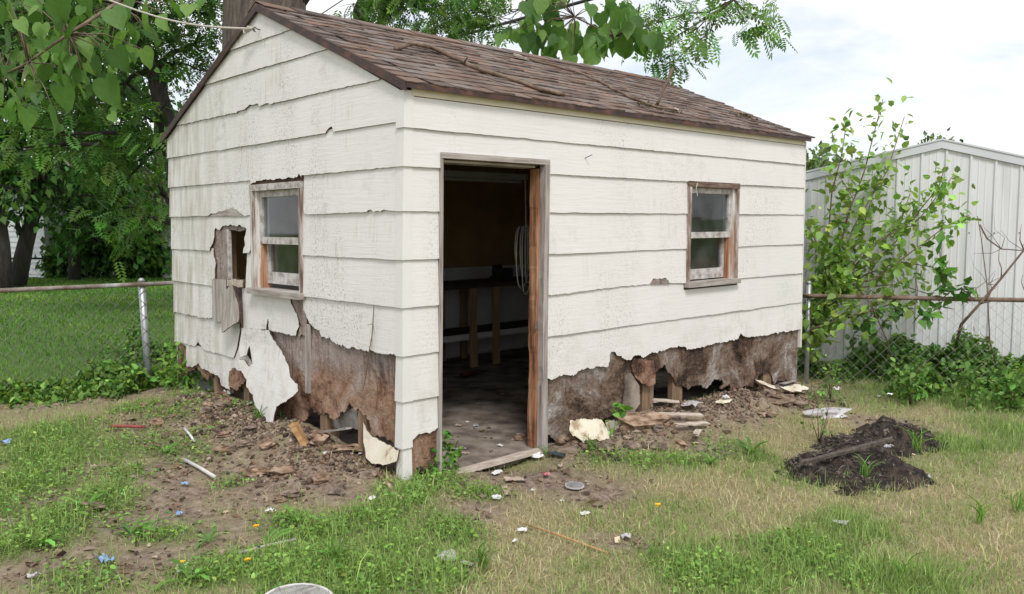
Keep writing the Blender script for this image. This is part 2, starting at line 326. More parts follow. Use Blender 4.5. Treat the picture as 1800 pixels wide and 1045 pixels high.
def m_shingle():
    m, t, p = new_mat('asphalt_shingle')
    oi = nd(t, 'ShaderNodeObjectInfo'); gi = nd(t, 'ShaderNodeNewGeometry')
    rv = math_(t, 'FRACT', math_(t, 'ADD', oi.outputs['Random'], gi.outputs['Random Per Island']))
    c = ramp(t, rv, [(0, (.055, .038, .031)), (.22, (.095, .067, .054)), (.42, (.17, .10, .07)), (.6, (.15, .118, .10)), (.82, (.19, .168, .155)), (1, (.225, .122, .08))])
    v = coords(t, kind='Generated'); gv = nd(t, 'ShaderNodeNewGeometry')
    gr = nd(t, 'ShaderNodeTexNoise', Scale=140.0, Detail=3.0); t.links.new(gv.outputs['Position'], gr.inputs['Vector'])
    lg = nd(t, 'ShaderNodeTexNoise', Scale=2.3, Detail=5.0); t.links.new(gv.outputs['Position'], lg.inputs['Vector'])
    c = mixc(t, math_(t, 'MULTIPLY', ramp(t, gr.outputs[0], BW(.4, .65)), .4), c, (.20, .16, .145))
    c = mixc(t, math_(t, 'MULTIPLY', ramp(t, lg.outputs[0], BW(.45, .7)), .35), c, (.12, .07, .055))
    t.links.new(c, p.inputs['Base Color']); p.inputs['Roughness'].default_value = .92
    bump(t, gr.outputs[0], p, .5, .004)
    return m
MT['shingle'] = m_shingle()

def m_glass():
    m, t, p = new_mat('dusty_window_glass')
    out = t.nodes['Material Output']
    tr = nd(t, 'ShaderNodeBsdfTransparent'); tr.inputs[0].default_value = (.82, .86, .86, 1)
    gl = nd(t, 'ShaderNodeBsdfGlossy', Roughness=.03); gl.inputs[0].default_value = (.9, .92, .94, 1)
    df = nd(t, 'ShaderNodeBsdfDiffuse'); df.inputs[0].default_value = (.42, .44, .44, 1)
    fr = nd(t, 'ShaderNodeLayerWeight')
    s1 = nd(t, 'ShaderNodeMixShader'); s2 = nd(t, 'ShaderNodeMixShader')
    dust = math_(t, 'MULTIPLY', ramp(t, noise(t, coords(t), 4, 5), BW(.35, .75)), .10)
    t.links.new(dust, s1.inputs[0]); t.links.new(tr.outputs[0], s1.inputs[1]); t.links.new(df.outputs[0], s1.inputs[2])
    t.links.new(math_(t, 'ADD', math_(t, 'MULTIPLY', math_(t, 'POWER', fr.outputs['Facing'], 4.0), .7), .016), s2.inputs[0]); t.links.new(s1.outputs[0], s2.inputs[1]); t.links.new(gl.outputs[0], s2.inputs[2])
    t.links.new(s2.outputs[0], out.inputs[0])
    return m
MT['glass'] = m_glass()

def m_ground():
    m, t, p = new_mat('yard_soil')
    v = coords(t)
    a = nd(t, 'ShaderNodeAttribute', attribute_name='col')
    n = noise(t, v, 16, 8, .7); n2 = noise(t, v, 70, 4, .7)
    soil = ramp(t, n, [(.3, (.09, .065, .052)), (.46, (.23, .17, .135)), (.58, (.33, .255, .205)), (.72, (.45, .37, .30))])
    thatch = ramp(t, n2, [(.3, (.2, .165, .09)), (.55, (.36, .30, .18)), (.8, (.50, .43, .29))])
    green = ramp(t, n2, [(.3, (.045, .09, .02)), (.55, (.09, .17, .04)), (.8, (.16, .26, .07))])
    sp = nd(t, 'ShaderNodeSeparateColor'); t.links.new(a.outputs['Color'], sp.inputs[0])
    c = mixc(t, sp.outputs[0], thatch, soil); c = mixc(t, sp.outputs[1], c, green)
    t.links.new(c, p.inputs['Base Color']); p.inputs['Roughness'].default_value = .97; p.inputs['Specular IOR Level'].default_value = .15
    bump(t, math_(t, 'ADD', n, math_(t, 'MULTIPLY', n2, .4)), p, .9, .03)
    return m
MT['ground'] = m_ground()

# ------------------------------------------------------------------ mesh helpers
def link(o, parent=None):
    COL.objects.link(o)
    if parent is not None: o.parent = parent
    return o
def tag(o, label=None, cat=None, group=None, kind=None):
    for k, v in (('label', label), ('category', cat), ('group', group), ('kind', kind)):
        if v: o[k] = v
    return o
def empty(name, loc=(0, 0, 0), label=None, cat=None, group=None):
    o = bpy.data.objects.new(name, None); o.location = loc; o.empty_display_size = .1
    return tag(link(o), label, cat, group)
def mobj(name, V, Fc, mat, parent=None, smooth=False, loc=None):
    me = bpy.data.meshes.new(name); me.from_pydata([tuple(v) for v in V], [], [tuple(f) for f in Fc])
    me.materials.append(MT[mat] if isinstance(mat, str) else mat)
    if smooth: me.polygons.foreach_set('use_smooth', [True]*len(me.polygons))
    me.update()
    o = bpy.data.objects.new(name, me)
    if loc is not None: o.location = loc
    return link(o, parent)
def fast(name, V, Fc, mat, parent=None, col=None, smooth=False):
    V = np.asarray(V, np.float32); Fc = np.asarray(Fc, np.int32)
    me = bpy.data.meshes.new(name); k = Fc.shape[1]
    me.vertices.add(len(V)); me.vertices.foreach_set('co', V.ravel())
    me.loops.add(Fc.size); me.loops.foreach_set('vertex_index', Fc.ravel())
    me.polygons.add(len(Fc)); me.polygons.foreach_set('loop_start', np.arange(0, Fc.size, k, dtype=np.int32))
    if col is not None:
        at_ = me.attributes.new('col', 'FLOAT_COLOR', 'POINT')
        c4 = np.ones((len(V), 4), np.float32); c4[:, :3] = col; at_.data.foreach_set('color', c4.ravel())
    me.materials.append(MT[mat]); me.update(calc_edges=True); me.validate()
    if smooth: me.polygons.foreach_set('use_smooth', np.ones(len(Fc), bool))
    return link(bpy.data.objects.new(name, me), parent)

class MB:
    def __init__(s): s.V = []; s.F = []
    def box(s, p0, p1, fn=lambda a, b, c: (a, b, c)):
        n = len(s.V); (a, b, c), (d, e, f) = p0, p1
        for x in (a, d):
            for y in (b, e):
                for z in (c, f): s.V.append(fn(x, y, z))
        s.F += [tuple(n+i for i in q) for q in ((0, 1, 3, 2), (4, 6, 7, 5), (0, 4, 5, 1), (2, 3, 7, 6), (0, 2, 6, 4), (1, 5, 7, 3))]
        return s
    def tube(s, pts, r, k=6, cap=True):
        pts = [np.array(p, float) for p in pts]; n0 = len(s.V); m = len(pts)
        rr = r if hasattr(r, '__len__') else [r]*m
        prev = None
        for i, p in enumerate(pts):
            d = pts[min(i+1, m-1)]-pts[max(i-1, 0)]; d = d/(np.linalg.norm(d)+1e-9)
            if prev is None:
                a = np.cross(d, [0, 0, 1.0] if abs(d[2]) < .9 else [1.0, 0, 0])
            else: a = prev - d*np.dot(prev, d)
            a = a/(np.linalg.norm(a)+1e-9); b = np.cross(d, a); prev = a
            for j in range(k):
                t = 2*math.pi*j/k; s.V.append(tuple(p+rr[i]*(math.cos(t)*a+math.sin(t)*b)))
        for i in range(m-1):
            for j in range(k):
                s.F.append((n0+i*k+j, n0+i*k+(j+1) % k, n0+(i+1)*k+(j+1) % k, n0+(i+1)*k+j))
        if cap:
            s.F.append(tuple(n0+j for j in reversed(range(k)))); s.F.append(tuple(n0+(m-1)*k+j for j in range(k)))
        return s
    def build(s, name, mat, parent=None, smooth=False, warp=True, loc=None):
        return mobj(name, s.V, s.F, mat, parent, smooth, loc)

def rag(pts, amp=.008, step=.012, seed=0):      # a torn edge through the given points
    R = random.Random(seed); out = []; w = 0.0
    for (a, b), (c, d) in zip(pts[:-1], pts[1:]):
        ln = math.hypot(c-a, d-b); n = max(1, int(ln/step)); nx, ny = -(d-b)/(ln+1e-9), (c-a)/(ln+1e-9)
        for i in range(n):
            t = (i + (R.random()-.5)*.5*(i > 0))/n
            w = .55*w + R.uniform(-1, 1)*amp
            if R.random() < .06: w += R.uniform(-1, 1)*amp*1.8
            out.append((a+(c-a)*t+nx*w, b+(d-b)*t+ny*w))
    out.append(pts[-1]); return out

def cdt(poly, grid=None):
    vs = [Vector(p) for p in poly]; n = len(vs)
    if grid:
        xs = [p[0] for p in poly]; ys = [p[1] for p in poly]
        x = min(xs)+grid*.5
        while x < max(xs):
            y = min(ys)+grid*.5
            while y < max(ys):
                vs.append(Vector((x+rnd.uniform(-.1, .1)*grid, y+rnd.uniform(-.1, .1)*grid))); y += grid
            x += grid
    ed = [(i, (i+1) % n) for i in range(n)]
    ov, oe, of, _, _, _ = delaunay_2d_cdt(vs, ed, [], 1, 1e-6)
    used = sorted({i for f in of for i in f}); mp_ = {v: i for i, v in enumerate(used)}
    return [tuple(ov[i]) for i in used], [tuple(mp_[i] for i in f) for f in of]

def slab_poly(name, poly, fn, th, mat, parent, grid=None, lean_it=True, edge_mat=None):
    """flat piece cut to a 2-D outline on a wall; fn(u, z) -> outward offset of its face; th = thickness"""
    P, Fc = cdt(poly, grid); n = len(P)
    M2, off = fn
    V = [M2(u, off(u, z), z) for u, z in P] + [M2(u, off(u, z)-th, z) for u, z in P]
    if lean_it: V = [T(v) for v in V]
    cnt = {}
    for f in Fc:
        for i in range(3):
            e = (f[i], f[(i+1) % 3]); cnt[e] = cnt.get(e, 0)+1
    flip = M2 is Mg
    faces = []; mi = []
    for f in Fc:
        faces.append(f if not flip else f[::-1]); mi.append(0)
        g = tuple(i+n for i in f); faces.append(g[::-1] if not flip else g); mi.append(0)
    for (a, b) in cnt:
        if (b, a) not in cnt:
            q = (b, a, a+n, b+n); faces.append(q if not flip else q[::-1]); mi.append(1 if edge_mat else 0)
    o = mobj(name, V, faces, mat, parent)
    if edge_mat:
        o.data.materials.append(MT[edge_mat]); o.data.polygons.foreach_set('material_index', mi)
    return o

# ------------------------------------------------------------------ ground
def axis_pts(lo, hi, step, far):
    c = np.arange(lo, hi+step*.5, step); g = []; s = step; x = 0
    while x < far: s *= 1.16; x += s; g.append(x)
    g = np.array(g)
    return np.concatenate([(lo-g)[::-1], c, hi+g])
gx = axis_pts(-3.2, 6.6, .032, 900); gy = axis_pts(-3.6, 5.0, .032, 900)
X, Y = np.meshgrid(gx, gy, indexing='ij')
Z = ground_z(X, Y)
far = np.maximum(np.abs(X), np.abs(Y)) > 30
Z = np.where(far, plane_z(X, Y)-.02, Z)
nx, ny = X.shape
idx = np.arange(nx*ny).reshape(nx, ny)
Fq = np.stack([idx[:-1, :-1], idx[1:, :-1], idx[1:, 1:], idx[:-1, 1:]], -1).reshape(-1, 4)
bey = beyond(X, Y)
gcol = np.stack([dirt_w(X, Y)*(1-bey), np.clip(lush_w(X, Y)*.7+.10, 0, 1)*(1-bey)*(1-dirt_w(X, Y)*.7)+bey*.95, 0*X], -1).reshape(-1, 3)
gcol[far.ravel()] = (0, .9, 0)
g = fast('ground', np.stack([X, Y, Z], -1).reshape(-1, 3), Fq, 'ground', None, gcol, True)
g['kind'] = 'structure'

# ------------------------------------------------------------------ the shed
shed = empty('garden_shed', (0, 0, 0), 'dilapidated white lap-sided garden shed with brown shingle roof and open doorway', 'shed')
ZF = [2.255, 2.072, 1.851, 1.594, 1.311, 1.030, .744, .471, .19]
DU0, DU1, DZ = F(773, 420, .03)[0], F(962, 480, .03)[0], 1.945         # door casing outside
WU0, WU1, WZ0, WZ1 = F(1209, 410, .03)[0], F(1298, 410, .03)[0], 1.005, 1.857   # front window outside
UC = .035
def fboard(poly, zt, h=.28, seed=0, grid=.16, mat='siding_f', wav=.004):
    def off(u, z): return .012 + (zt-z)/h*.0135 + wav*.6*math.sin(u*3.1+seed)*(zt-z)/h
    return slab_poly('siding_board', poly, (Mf, off), .009, mat, shed, grid, True, 'rot')
def gboard(poly, zt, h=.28, seed=0, grid=.16, wav=.005, extra=None):
    def off(v, z):
        return .012 + (zt-z)/h*.0135 + wav*.6*math.sin(v*2.7+seed)*(zt-z)/h + (extra(v, z) if extra else 0)
    return slab_poly('siding_board', poly, (Mg, off), .009, 'siding_g', shed, grid, True, 'rot')
def rect(u0, u1, z0, z1): return [(u0, z0), (u1, z0), (u1, z1), (u0, z1)]
def lap(u0, u1, z0, z1, seed, amp=.0016):         # a board with a slightly chewed lower edge
    return rag([(u0, z0), (u1, z0)], amp, .03, seed) + [(u1, z1), (u0, z1)]
TK = .022
# frieze and full-length rows
o = slab_poly('frieze_board', rect(UC, L, ZF[0]+.002, 2.315), (Mf, lambda u, z: .022), .012, 'frieze', shed)
fboard(lap(UC, L, ZF[1], ZF[0]+TK-.024, 1), ZF[0], ZF[0]-ZF[1], 1)
fboard(rag([(UC, ZF[2]), (DU0, ZF[2])], .0016, .03, 2) + [(DU0, DZ), (DU1, DZ)] + rag([(DU1, ZF[2]), (L, ZF[2])], .0016, .03, 3) + [(L, ZF[1]+TK), (UC, ZF[1]+TK)], ZF[1]+TK, .24, 2)
for k in (2, 3, 4, 5, 6, 7):                       # left of the door
    z1 = ZF[k]+TK; z0 = ZF[k+1]
    if k < 7: fboard(lap(UC, DU0, z0, z1, 30+k), z1, z1-z0, k*2.1, wav=.002)
    else:
        b = [F(722, 772, .03), F(735, 766, .03), F(748, 759, .03), F(757, 764, .03), F(775, 752, .03)]
        b[0] = (UC, b[0][1]); b[-1] = (DU0-.004, b[-1][1])
        fboard(rag(b, .007, .012, 44) + [(DU0-.003, z1), (UC, z1)], z1, .28, 5, .06, wav=.002)
for k in (2, 3, 4):
    z1 = ZF[k]+TK; z0 = ZF[k+1]
    if k < 4:
        fboard(lap(DU1, WU0, z0, z1, 50+k), z1, z1-z0, k*1.3)
        fboard(lap(WU1, L, z0, z1, 60+k), z1, z1-z0, k*1.7)
fboard(rag([(DU1, ZF[5]-.003), F(1100, 502.5, .03), F(1143, 500, .03)], .003, .02, 71) + rag([F(1146, 497, .03), F(1150, 491, .03), F(1160, 490, .03), F(1172, 490, .03), F(1176, 498, .03)], .004, .012, 72)
       + [(WU0, ZF[5]), (WU0, ZF[4]+TK), (DU1, ZF[4]+TK)], ZF[4]+TK, .30, 4, .1)
fboard(lap(WU1, L, ZF[5], ZF[4]+TK, 66), ZF[4]+TK, .30, 6.2)
fboard(rag([(DU1, ZF[6]), (L, ZF[6])], .0022, .03, 75) + [(L, ZF[5]+TK), (WU1+.02, ZF[5]+TK), (WU1+.02, WZ0-.03), (WU0-.02, WZ0-.03), (WU0-.02, ZF[5]+TK), (DU1, ZF[5]+TK)], ZF[5]+TK, .30, 3.3)
CR6 = lambda x, y: F(920+x*.3062, 500+y*.3062, .03)
edge = [CR6(*p) for p in [(142, 545), (185, 545), (240, 518), (290, 525), (340, 490), (380, 485), (430, 475), (488, 470), (498, 410), (508, 374), (528, 395), (548, 412), (575, 425), (610, 436), (645, 408), (690, 420), (740, 390), (775, 392), (800, 384), (850, 366), (925, 360), (945, 376), (1000, 370), (1060, 352), (1120, 338), (1190, 326), (1238, 312), (1250, 285), (1288, 306), (1400, 290), (1572, 262)]]
edge[0] = (DU1+.004, edge[0][1]); edge[-1] = (L, edge[-1][1])
def bulge(u, z): return 0
fboard(rag(edge, .0065, .012, 81) + [(L, ZF[6]+TK), (DU1, ZF[6]+TK)], ZF[6]+TK, .30, 1.4, .08, wav=.006)
# torn-off layer under the paint near the window
slab_poly('torn_patch', rag([F(1143, 500, .02), F(1150, 491, .02), F(1172, 491, .02), F(1178, 499, .02)], .003, .012, 5), (Mf, lambda u, z: .026), .006, 'fibre_g', shed)

# rotten sheathing behind the boards, front (two sheets meeting behind the window, one beside the door)
def fsheath(poly, mat='fibre_f', grid=.1, o=.0):
    return slab_poly('sheathing_panel', poly, (Mf, lambda u, z: o + .003*math.sin(u*2.3+z*7) + (.030*(float(fbm(u*11, z*11, 5))-.47)*min(1, max(0, (.62-z)*5)) if grid < .09 else 0)), .014, mat, shed, grid, True, 'rot')
UM = 3.2
lowL = [CR6(*p) for p in [(138, 860), (200, 905), (300, 870), (440, 800), (560, 760), (640, 745), (676, 690), (650, 640), (632, 560), (640, 500), (690, 560), (730, 585), (752, 575), (766, 515), (790, 494), (818, 462), (856, 508), (880, 545), (905, 583)]]
i_ = [p for p in lowL]
lowR = [CR6(*p) for p in [(905, 583), (960, 602), (1010, 580), (1058, 602), (1095, 568), (1140, 546), (1162, 570), (1150, 600), (1196, 582), (1210, 632), (1232, 606), (1290, 590), (1342, 582), (1372, 520), (1440, 512), (1450, 575), (1500, 560), (1550, 545), (1556, 600)]]
us = lowL[-1][0]
fsheath(rag(lowL, .011, .012, 91) + [(us, .75), (DU1-.03, .75), (DU1-.03, lowL[0][1])], grid=.035)
fsheath(rect(DU1-.03, us, .752, 2.28), grid=.4)
lowR[-1] = (L-.01, lowR[-1][1])
fsheath(rag(lowR, .011, .012, 92) + [(L-.01, .95), (us+.001, .95), (us+.001, lowR[0][1])], o=.002, grid=.035)
fsheath([(us+.001, .955), (L-.01, .955), (L-.01, 2.28), (UM, 2.28), (UM, WZ1-.03), (WU1-.03, WZ1-.03), (WU1-.03, WZ0+.03), (us+.001, WZ0+.03)] if False else [(WU1-.03, .955), (L-.01, .955), (L-.01, 2.28), (WU1-.03, 2.28)], grid=.4)
fsheath(rect(us+.001, WU1-.032, WZ1-.03, 2.28), grid=.4); fsheath(rect(us+.001, WU0+.03, .955, WZ1-.032), grid=.4)
fsheath(rect(DU0+.03, DU1-.032, DZ-.04, 2.28), grid=.4)
fsheath(rag([(.0, .02), (.12, .05), (.2, .03), (DU0-.002, .04)], .008, .014, 93) + [(DU0-.002, 2.28), (0, 2.28)], 'fibre_g')
# loose flap of fibreboard beside the cat-hole, scabs of fibre lower down
flap = [CR6(*p) for p in [(628, 470), (640, 420), (690, 430), (755, 440), (762, 520), (755, 572), (725, 585), (690, 575), (650, 540)]]
slab_poly('fibreboard_flap', rag(flap+[flap[0]], .007, .013, 94), (Mf, lambda u, z: .02+.11*max(0, .36-z)), .012, 'fibre_g', shed, .05, True, 'rot')
# bare corner and mud-grey inner face beside it
slab_poly('bare_panel', rag([CR6(580, 700), CR6(600, 735), CR6(650, 740), CR6(682, 690), CR6(680, 590), CR6(630, 510), CR6(598, 530), CR6(595, 600)], .005, .014, 95), (Mf, lambda u, z: .009), .005, 'slab', shed, None, True)
def fbox(name, u0, u1, o0, o1, z0, z1, mat, M2=Mf, parent=None):
    return MB().box((u0, o0, z0), (u1, o1, z1), lambda a, b, c: T(M2(a, b, c))).build(name, mat, parent or shed)
for a, b in ((682, 745), (852, 910), (1372, 1420), (1195, 1228)):
    u0, u1 = F(920+a*.3062, 684, -.02)[0], F(920+b*.3062, 684, -.02)[0]
    fbox('stud', u0, u1, -.06, -.016, -.1, .95, 'stud')
fbox('sill_plate', DU1, L-.02, -.105, -.018, -.14, -.07, 'stud')
for u0 in (1.62, 3.95, 4.6):
    fbox('stud', u0, u0+.04, -.105, -.016, -.07, 2.2, 'stud')
# stacked grey blocks at the far bottom corner
for a, b, c, d in ((1496, 552, 1566, 575), (1500, 575, 1560, 600), (1430, 590, 1520, 612)):
    P0 = CR6(a, d); P1 = CR6(b if False else c, b)
    fbox('wood_block', P0[0], min(P1[0], L+.03), -.06, .035, P0[1], P1[1], 'grey_wood_h')

# corner pieces, one to each lap, along the near corner
zc = [2.285, 2.072, 1.851, 1.594, 1.311, 1.030, .744, .471, .19, -.06]
for k in range(9):
    z1, z0 = zc[k]+(.012 if k else 0), zc[k+1]
    ob, ot = .030, .0185
    wb = .045 if k < 8 else .045; wg = .05 if k < 8 else .04
    V = []
    for z, o in ((z0, ob), (z1, ot)):
        V += [T(p) for p in ((-o, wg, z), (-o, -o, z), (wb, -o, z), (wb, -o+.008, z), (-o+.008, -o+.008, z), (-o+.008, wg, z))]
    Fc = [(i, (i+1) % 6, 6+(i+1) % 6, 6+i) for i in range(6)] + [(0, 1, 4, 5), (1, 2, 3, 4), (6, 11, 10, 7), (7, 10, 9, 8)]
    mobj('corner_cap', V, Fc, 'trim', shed)
fbox('corner_post', .0, .09, -.09, .0, -.1, 2.28, 'stud')
# strip of corner metal left at the far end of the front wall
fbox('corner_strip', L-.012, L+.012, -.01, .030, .30, .62, 'trim')
fbox('corner_strip', L, L+.010, -.05, .026, .62, 2.29, 'trim')

# gable rows: line heights
ZA, ZB, ZC_, Z0 = 2.842, 2.641, 2.374, 2.109
GL = {0: Z0, 1: 1.851, 2: 1.594, 3: 1.311, 4: 1.030, 5: .744, 6: .471}
RY, RZ, EZ = 1.735, 3.06, 2.275            # underside of the roof at the gable: ridge and eave
def rake_v(z):                            # v where the roof meets height z: (near, far)
    t = (z-EZ)/(RZ-EZ); return (max(.0, t*RY), min(W, W-t*(W-RY)))
def grow(z0, z1, seed, bottom=None):
    z1 = z1+TK
    n0, f0 = rake_v(z0); n1, f1 = rake_v(z1)
    if z0 < EZ: n0, f0 = .0, W
    if z1 < EZ: n1, f1 = .0, W
    pts = (bottom if bottom else rag([(f0, z0), (n0, z0)], .0016, .03, seed))
    if z0 < EZ < z1: pts = pts + [(0.0, EZ), (n1, z1), (f1, z1), (W, EZ)]
    else: pts = pts + [(n1, z1), (f1, z1)]
    return pts
CG2 = lambda x, y: G(280+x*.268, y*.268, .03)
CG3 = lambda x, y: G(280+x*.268, 260+y*.268, .03)
CG4 = lambda x, y: G(280+x*.3446, 500+y*.3446, .03)
n_, f_ = rake_v(ZA)
gboard(rag([(f_, ZA), (n_, ZA)], .0016, .03, 3) + [(RY, RZ)], 3.06, .22, 1)
gboard(grow(ZB, ZA, 4), ZA+TK, .24, 2)
n_, f_ = rake_v(ZC_)
gboard(grow(ZC_, ZB, 5, rag([(f_, ZC_)] + [CG2(*p) for p in [(500, 738), (560, 715), (590, 690), (640, 683), (650, 692)]], .003, .012, 6)[:-1] + rag([(CG2(655, 696)[0], ZC_), (CG2(715, 680)[0], ZC_+.012), (CG2(722, 682)[0], ZC_), (n_, ZC_)], .002, .02, 7)), ZB+TK, .29, 3)
gboard(grow(Z0, ZC_, 8, rag([(W, Z0), (CG2(1085, 870)[0], Z0)], .0016, .03, 8) + rag([CG2(1090, 862), CG2(1118, 835), CG2(1126, 830), CG2(1135, 865)], .003, .01, 9) + [(.0, Z0)]), ZC_+TK, .29, 4)
gw0, gw1 = G(530, 420, .03)[0], G(441, 420, .03)[0]                    # gable window outside (near, far)
gz0, gz1 = 1.02, 1.815
gboard(rag([(W, 1.851), (gw1+.01, 1.851)], .0016, .03, 10) + rag([CG3(*p) for p in [(596, 236), (640, 218), (690, 211), (760, 205), (830, 200), (900, 190), (914, 168), (932, 196)]], .004, .012, 11) + rag([(1.15, 1.851), (.0, 1.851)], .002, .03, 12) + [(0, Z0+TK), (W, Z0+TK)], Z0+TK, .28, 5)
# row 1-2
gboard(rag([(W, 1.594), (CG3(308, 455)[0], 1.594)], .002, .03, 13) + rag([CG3(*p) for p in [(312, 448), (340, 435), (390, 420), (440, 405), (470, 394), (500, 412), (525, 432), (550, 450)]], .005, .012, 14) + [(gw1+.02, 1.594), (gw1+.02, 1.851+TK), (W, 1.851+TK)], 1.851+TK, .28, 6, .1)
gboard(rag([CG3(938, 405), CG3(945, 425), CG3(975, 437), CG3(1360, 421)], .002, .03, 15) + rag([CG3(1365, 412), CG3(1380, 408), CG3(1412, 420), CG3(1488, 408), CG3(1500, 415), CG3(1560, 413)], .003, .012, 16) + [(.0, 1.594), (0, 1.851+TK), (gw0-.01, 1.851+TK)], 1.851+TK, .28, 7)
slab_poly('torn_patch', rag([CG3(312, 452), CG3(390, 418), CG3(470, 392), CG3(550, 452)], .003, .012, 15), (Mg, lambda u, z: .022), .006, 'grey_wood_h', shed)
# row 2-3 with the hole
hole_t = [(545, 690), (556, 640), (550, 600), (560, 560), (563, 528), (530, 518), (515, 508), (490, 520), (462, 502), (440, 510), (425, 512), (402, 515), (385, 545), (360, 527), (354, 545), (352, 600), (340, 640), (322, 680)]
gboard([(gw1+.02, 1.311+.02), CG3(585, 690)] + rag([CG3(*p) for p in hole_t], .005, .012, 17) + rag([(CG3(322, 680)[0], 1.311), (W, 1.311)], .002, .03, 18) + [(W, 1.594+TK), (gw1+.02, 1.594+TK)], 1.594+TK, .30, 8, .08)
gboard(lap(.0, gw0+.004, 1.311, 1.594+TK, 19), 1.594+TK, .30, 9)
# row 3-4
gboard([(W, 1.03)] + rag([CG3(350, 908), CG3(358, 860), CG3(355, 800), CG3(360, 760), CG3(346, 715), CG3(342, 682)], .004, .013, 20) + [(CG3(342, 682)[0], 1.311+TK), (W, 1.311+TK)], 1.311+TK, .30, 10, .1)
gboard([CG3(562, 930), CG3(600, 936), (gw1+.02, 1.311+TK)] + rag([CG3(562, 690), CG3(560, 930)], .002, .02, 21), 1.311+TK, .30, 11, .1)
gboard(lap(.0, gw0+.004, 1.03, 1.311+TK, 22), 1.311+TK, .30, 12)
# row 4-5
gboard(rag([(W, .744), CG4(150, 155), CG4(215, 170), CG4(262, 172), CG4(280, 165)], .005, .012, 23) + [CG3(355, 905), (W, 1.03+TK)], 1.03+TK, .30, 13, .1)
gboard([CG4(412, 20)] + [CG4(430, 225)] + rag([CG4(*p) for p in [(440, 228), (500, 232), (540, 232), (548, 175), (558, 236), (630, 252), (690, 265), (705, 215), (700, 180), (690, 150), (668, 110), (650, 62)]], .006, .012, 24) + [CG4(470, 46), CG4(445, 20)], 1.03+TK, .30, 14, .08)
gboard(rag([CG4(*p) for p in [(724, 80), (728, 130), (742, 175), (762, 208), (790, 232), (812, 238), (822, 268), (845, 280), (862, 268), (878, 298), (905, 305), (925, 315), (995, 328), (1080, 345), (1230, 364)]], .006, .012, 25) + [(.0, .744), (.0, 1.03+TK), (gw0+.02, 1.03+TK)], 1.03+TK, .30, 15, .1)
# row 5-6 far piece, bottom row with rotten lower edge
gboard([(W, .471), CG4(82, 292)] + rag([CG4(130, 305), CG4(180, 318), CG4(190, 295), CG4(212, 320), CG4(222, 336), CG4(376, 376)], .003, .013, 26) + [CG4(390, 330), CG4(402, 240), CG4(398, 200), CG4(280, 172), (W, .744+TK)], .744+TK, .30, 16, .1)
gboard(rag([CG4(*p) for p in [(128, 318), (135, 420), (160, 425), (190, 404), (205, 430), (240, 442), (280, 462), (302, 480), (310, 520), (335, 532), (356, 540), (347, 490), (362, 432), (400, 438), (440, 450), (450, 470)]], .006, .012, 27) + [CG4(500, 470), CG4(420, 330), CG4(412, 220), CG4(404, 240), CG4(392, 330), CG4(378, 362), CG4(222, 325), (W, .471+TK)], .471+TK, .30, 17, .08)
# the big peeled board bulging off the wall, its end on the ground
def peel(v, z):
    return .02 + .10*max(0, .62-z)*1.3 + .05*max(0, 1.75-v)*max(0, .8-z)*2
gboard(rag([CG4(*p) for p in [(420, 222), (415, 330), (430, 372), (460, 360), (466, 310), (480, 350), (495, 400), (480, 415), (450, 385), (420, 382), (440, 430), (478, 480), (482, 512), (520, 560), (545, 620), (600, 670), (662, 735), (655, 660), (660, 612), (700, 590), (735, 560), (760, 535), (748, 505), (720, 485), (700, 470), (690, 430), (660, 380), (625, 330), (590, 290), (560, 238), (500, 232)]], .004, .013, 28), .744, .30, 18, .05, .002, peel)
# broken lower sheathing, gable
def gsheath(poly, mat='fibre_g', grid=.1, o=.0):
    return slab_poly('sheathing_panel', poly, (Mg, lambda u, z: o + .004*math.sin(u*3+z*8) + (.042*(float(fbm(u*10, z*10, 6))-.47)*min(1, max(0, (.70-z)*4)) if grid < .09 else 0)), .014, mat, shed, grid, True, 'rot')
low = [CG4(*p) for p in [(1222, 842), (1150, 800), (1060, 770), (1040, 690), (990, 632), (965, 645), (950, 612), (925, 655), (880, 690), (840, 668), (770, 662), (748, 620), (715, 735), (662, 745)]]
vs_ = low[-1][0]
low[0] = (.0, low[0][1])
gsheath(rag(low, .012, .012, 29) + [(vs_, .9), (0, .9)], grid=.035)
gsheath([(vs_, .902), (vs_, gz0-.03), (gw0+.03, gz0-.03), (gw0+.03, gz1+.02), (gw0+.03, 2.28), (0, 2.28), (0, .902)], grid=.4)
hz = [CG3(*p) for p in [(442, 865), (556, 866), (556, 560), (540, 540), (500, 550), (436, 535)]]
vh = hz[0][0]
gsheath(rag([(vs_+.001, .10), (1.9, .22), (2.1, .30), (vh, .28)], .012, .014, 30) + [hz[0], hz[1], hz[2], hz[3], hz[4], (vh, hz[5][1]), (vh, 2.28), (gw1-.03, 2.28), (gw1-.03, gz0-.03), (vs_+.001, gz0-.03)])
gsheath(rag([(vh+.001, .28), (2.6, .3), (2.9, .22), (3.1, .30), (3.3, .2), (W, .12)], .012, .014, 31) + [(W, 2.28), (vh+.001, 2.28)], o=.003)
gsheath(rect(gw0+.032, gw1-.032, gz1+.05, 2.28), grid=.4)
gsheath([(.0, 2.283), (W, 2.283), (RY, RZ-.01)], grid=.5)
for px_, ztop, zb in ((262, .36, .0), (415, .40, .0), (805, .30, .0), (1000, .40, -.05), (548, .9, .0)):
    v0 = CG4(px_, 560)[0]
    fbox('stud', v0-.05, v0+.045, -.105, -.016, zb-.1, max(.95, ztop), 'stud', Mg)
fbox('sill_plate', .1, W-.02, -.105, -.018, -.1, -.03, 'stud', Mg)
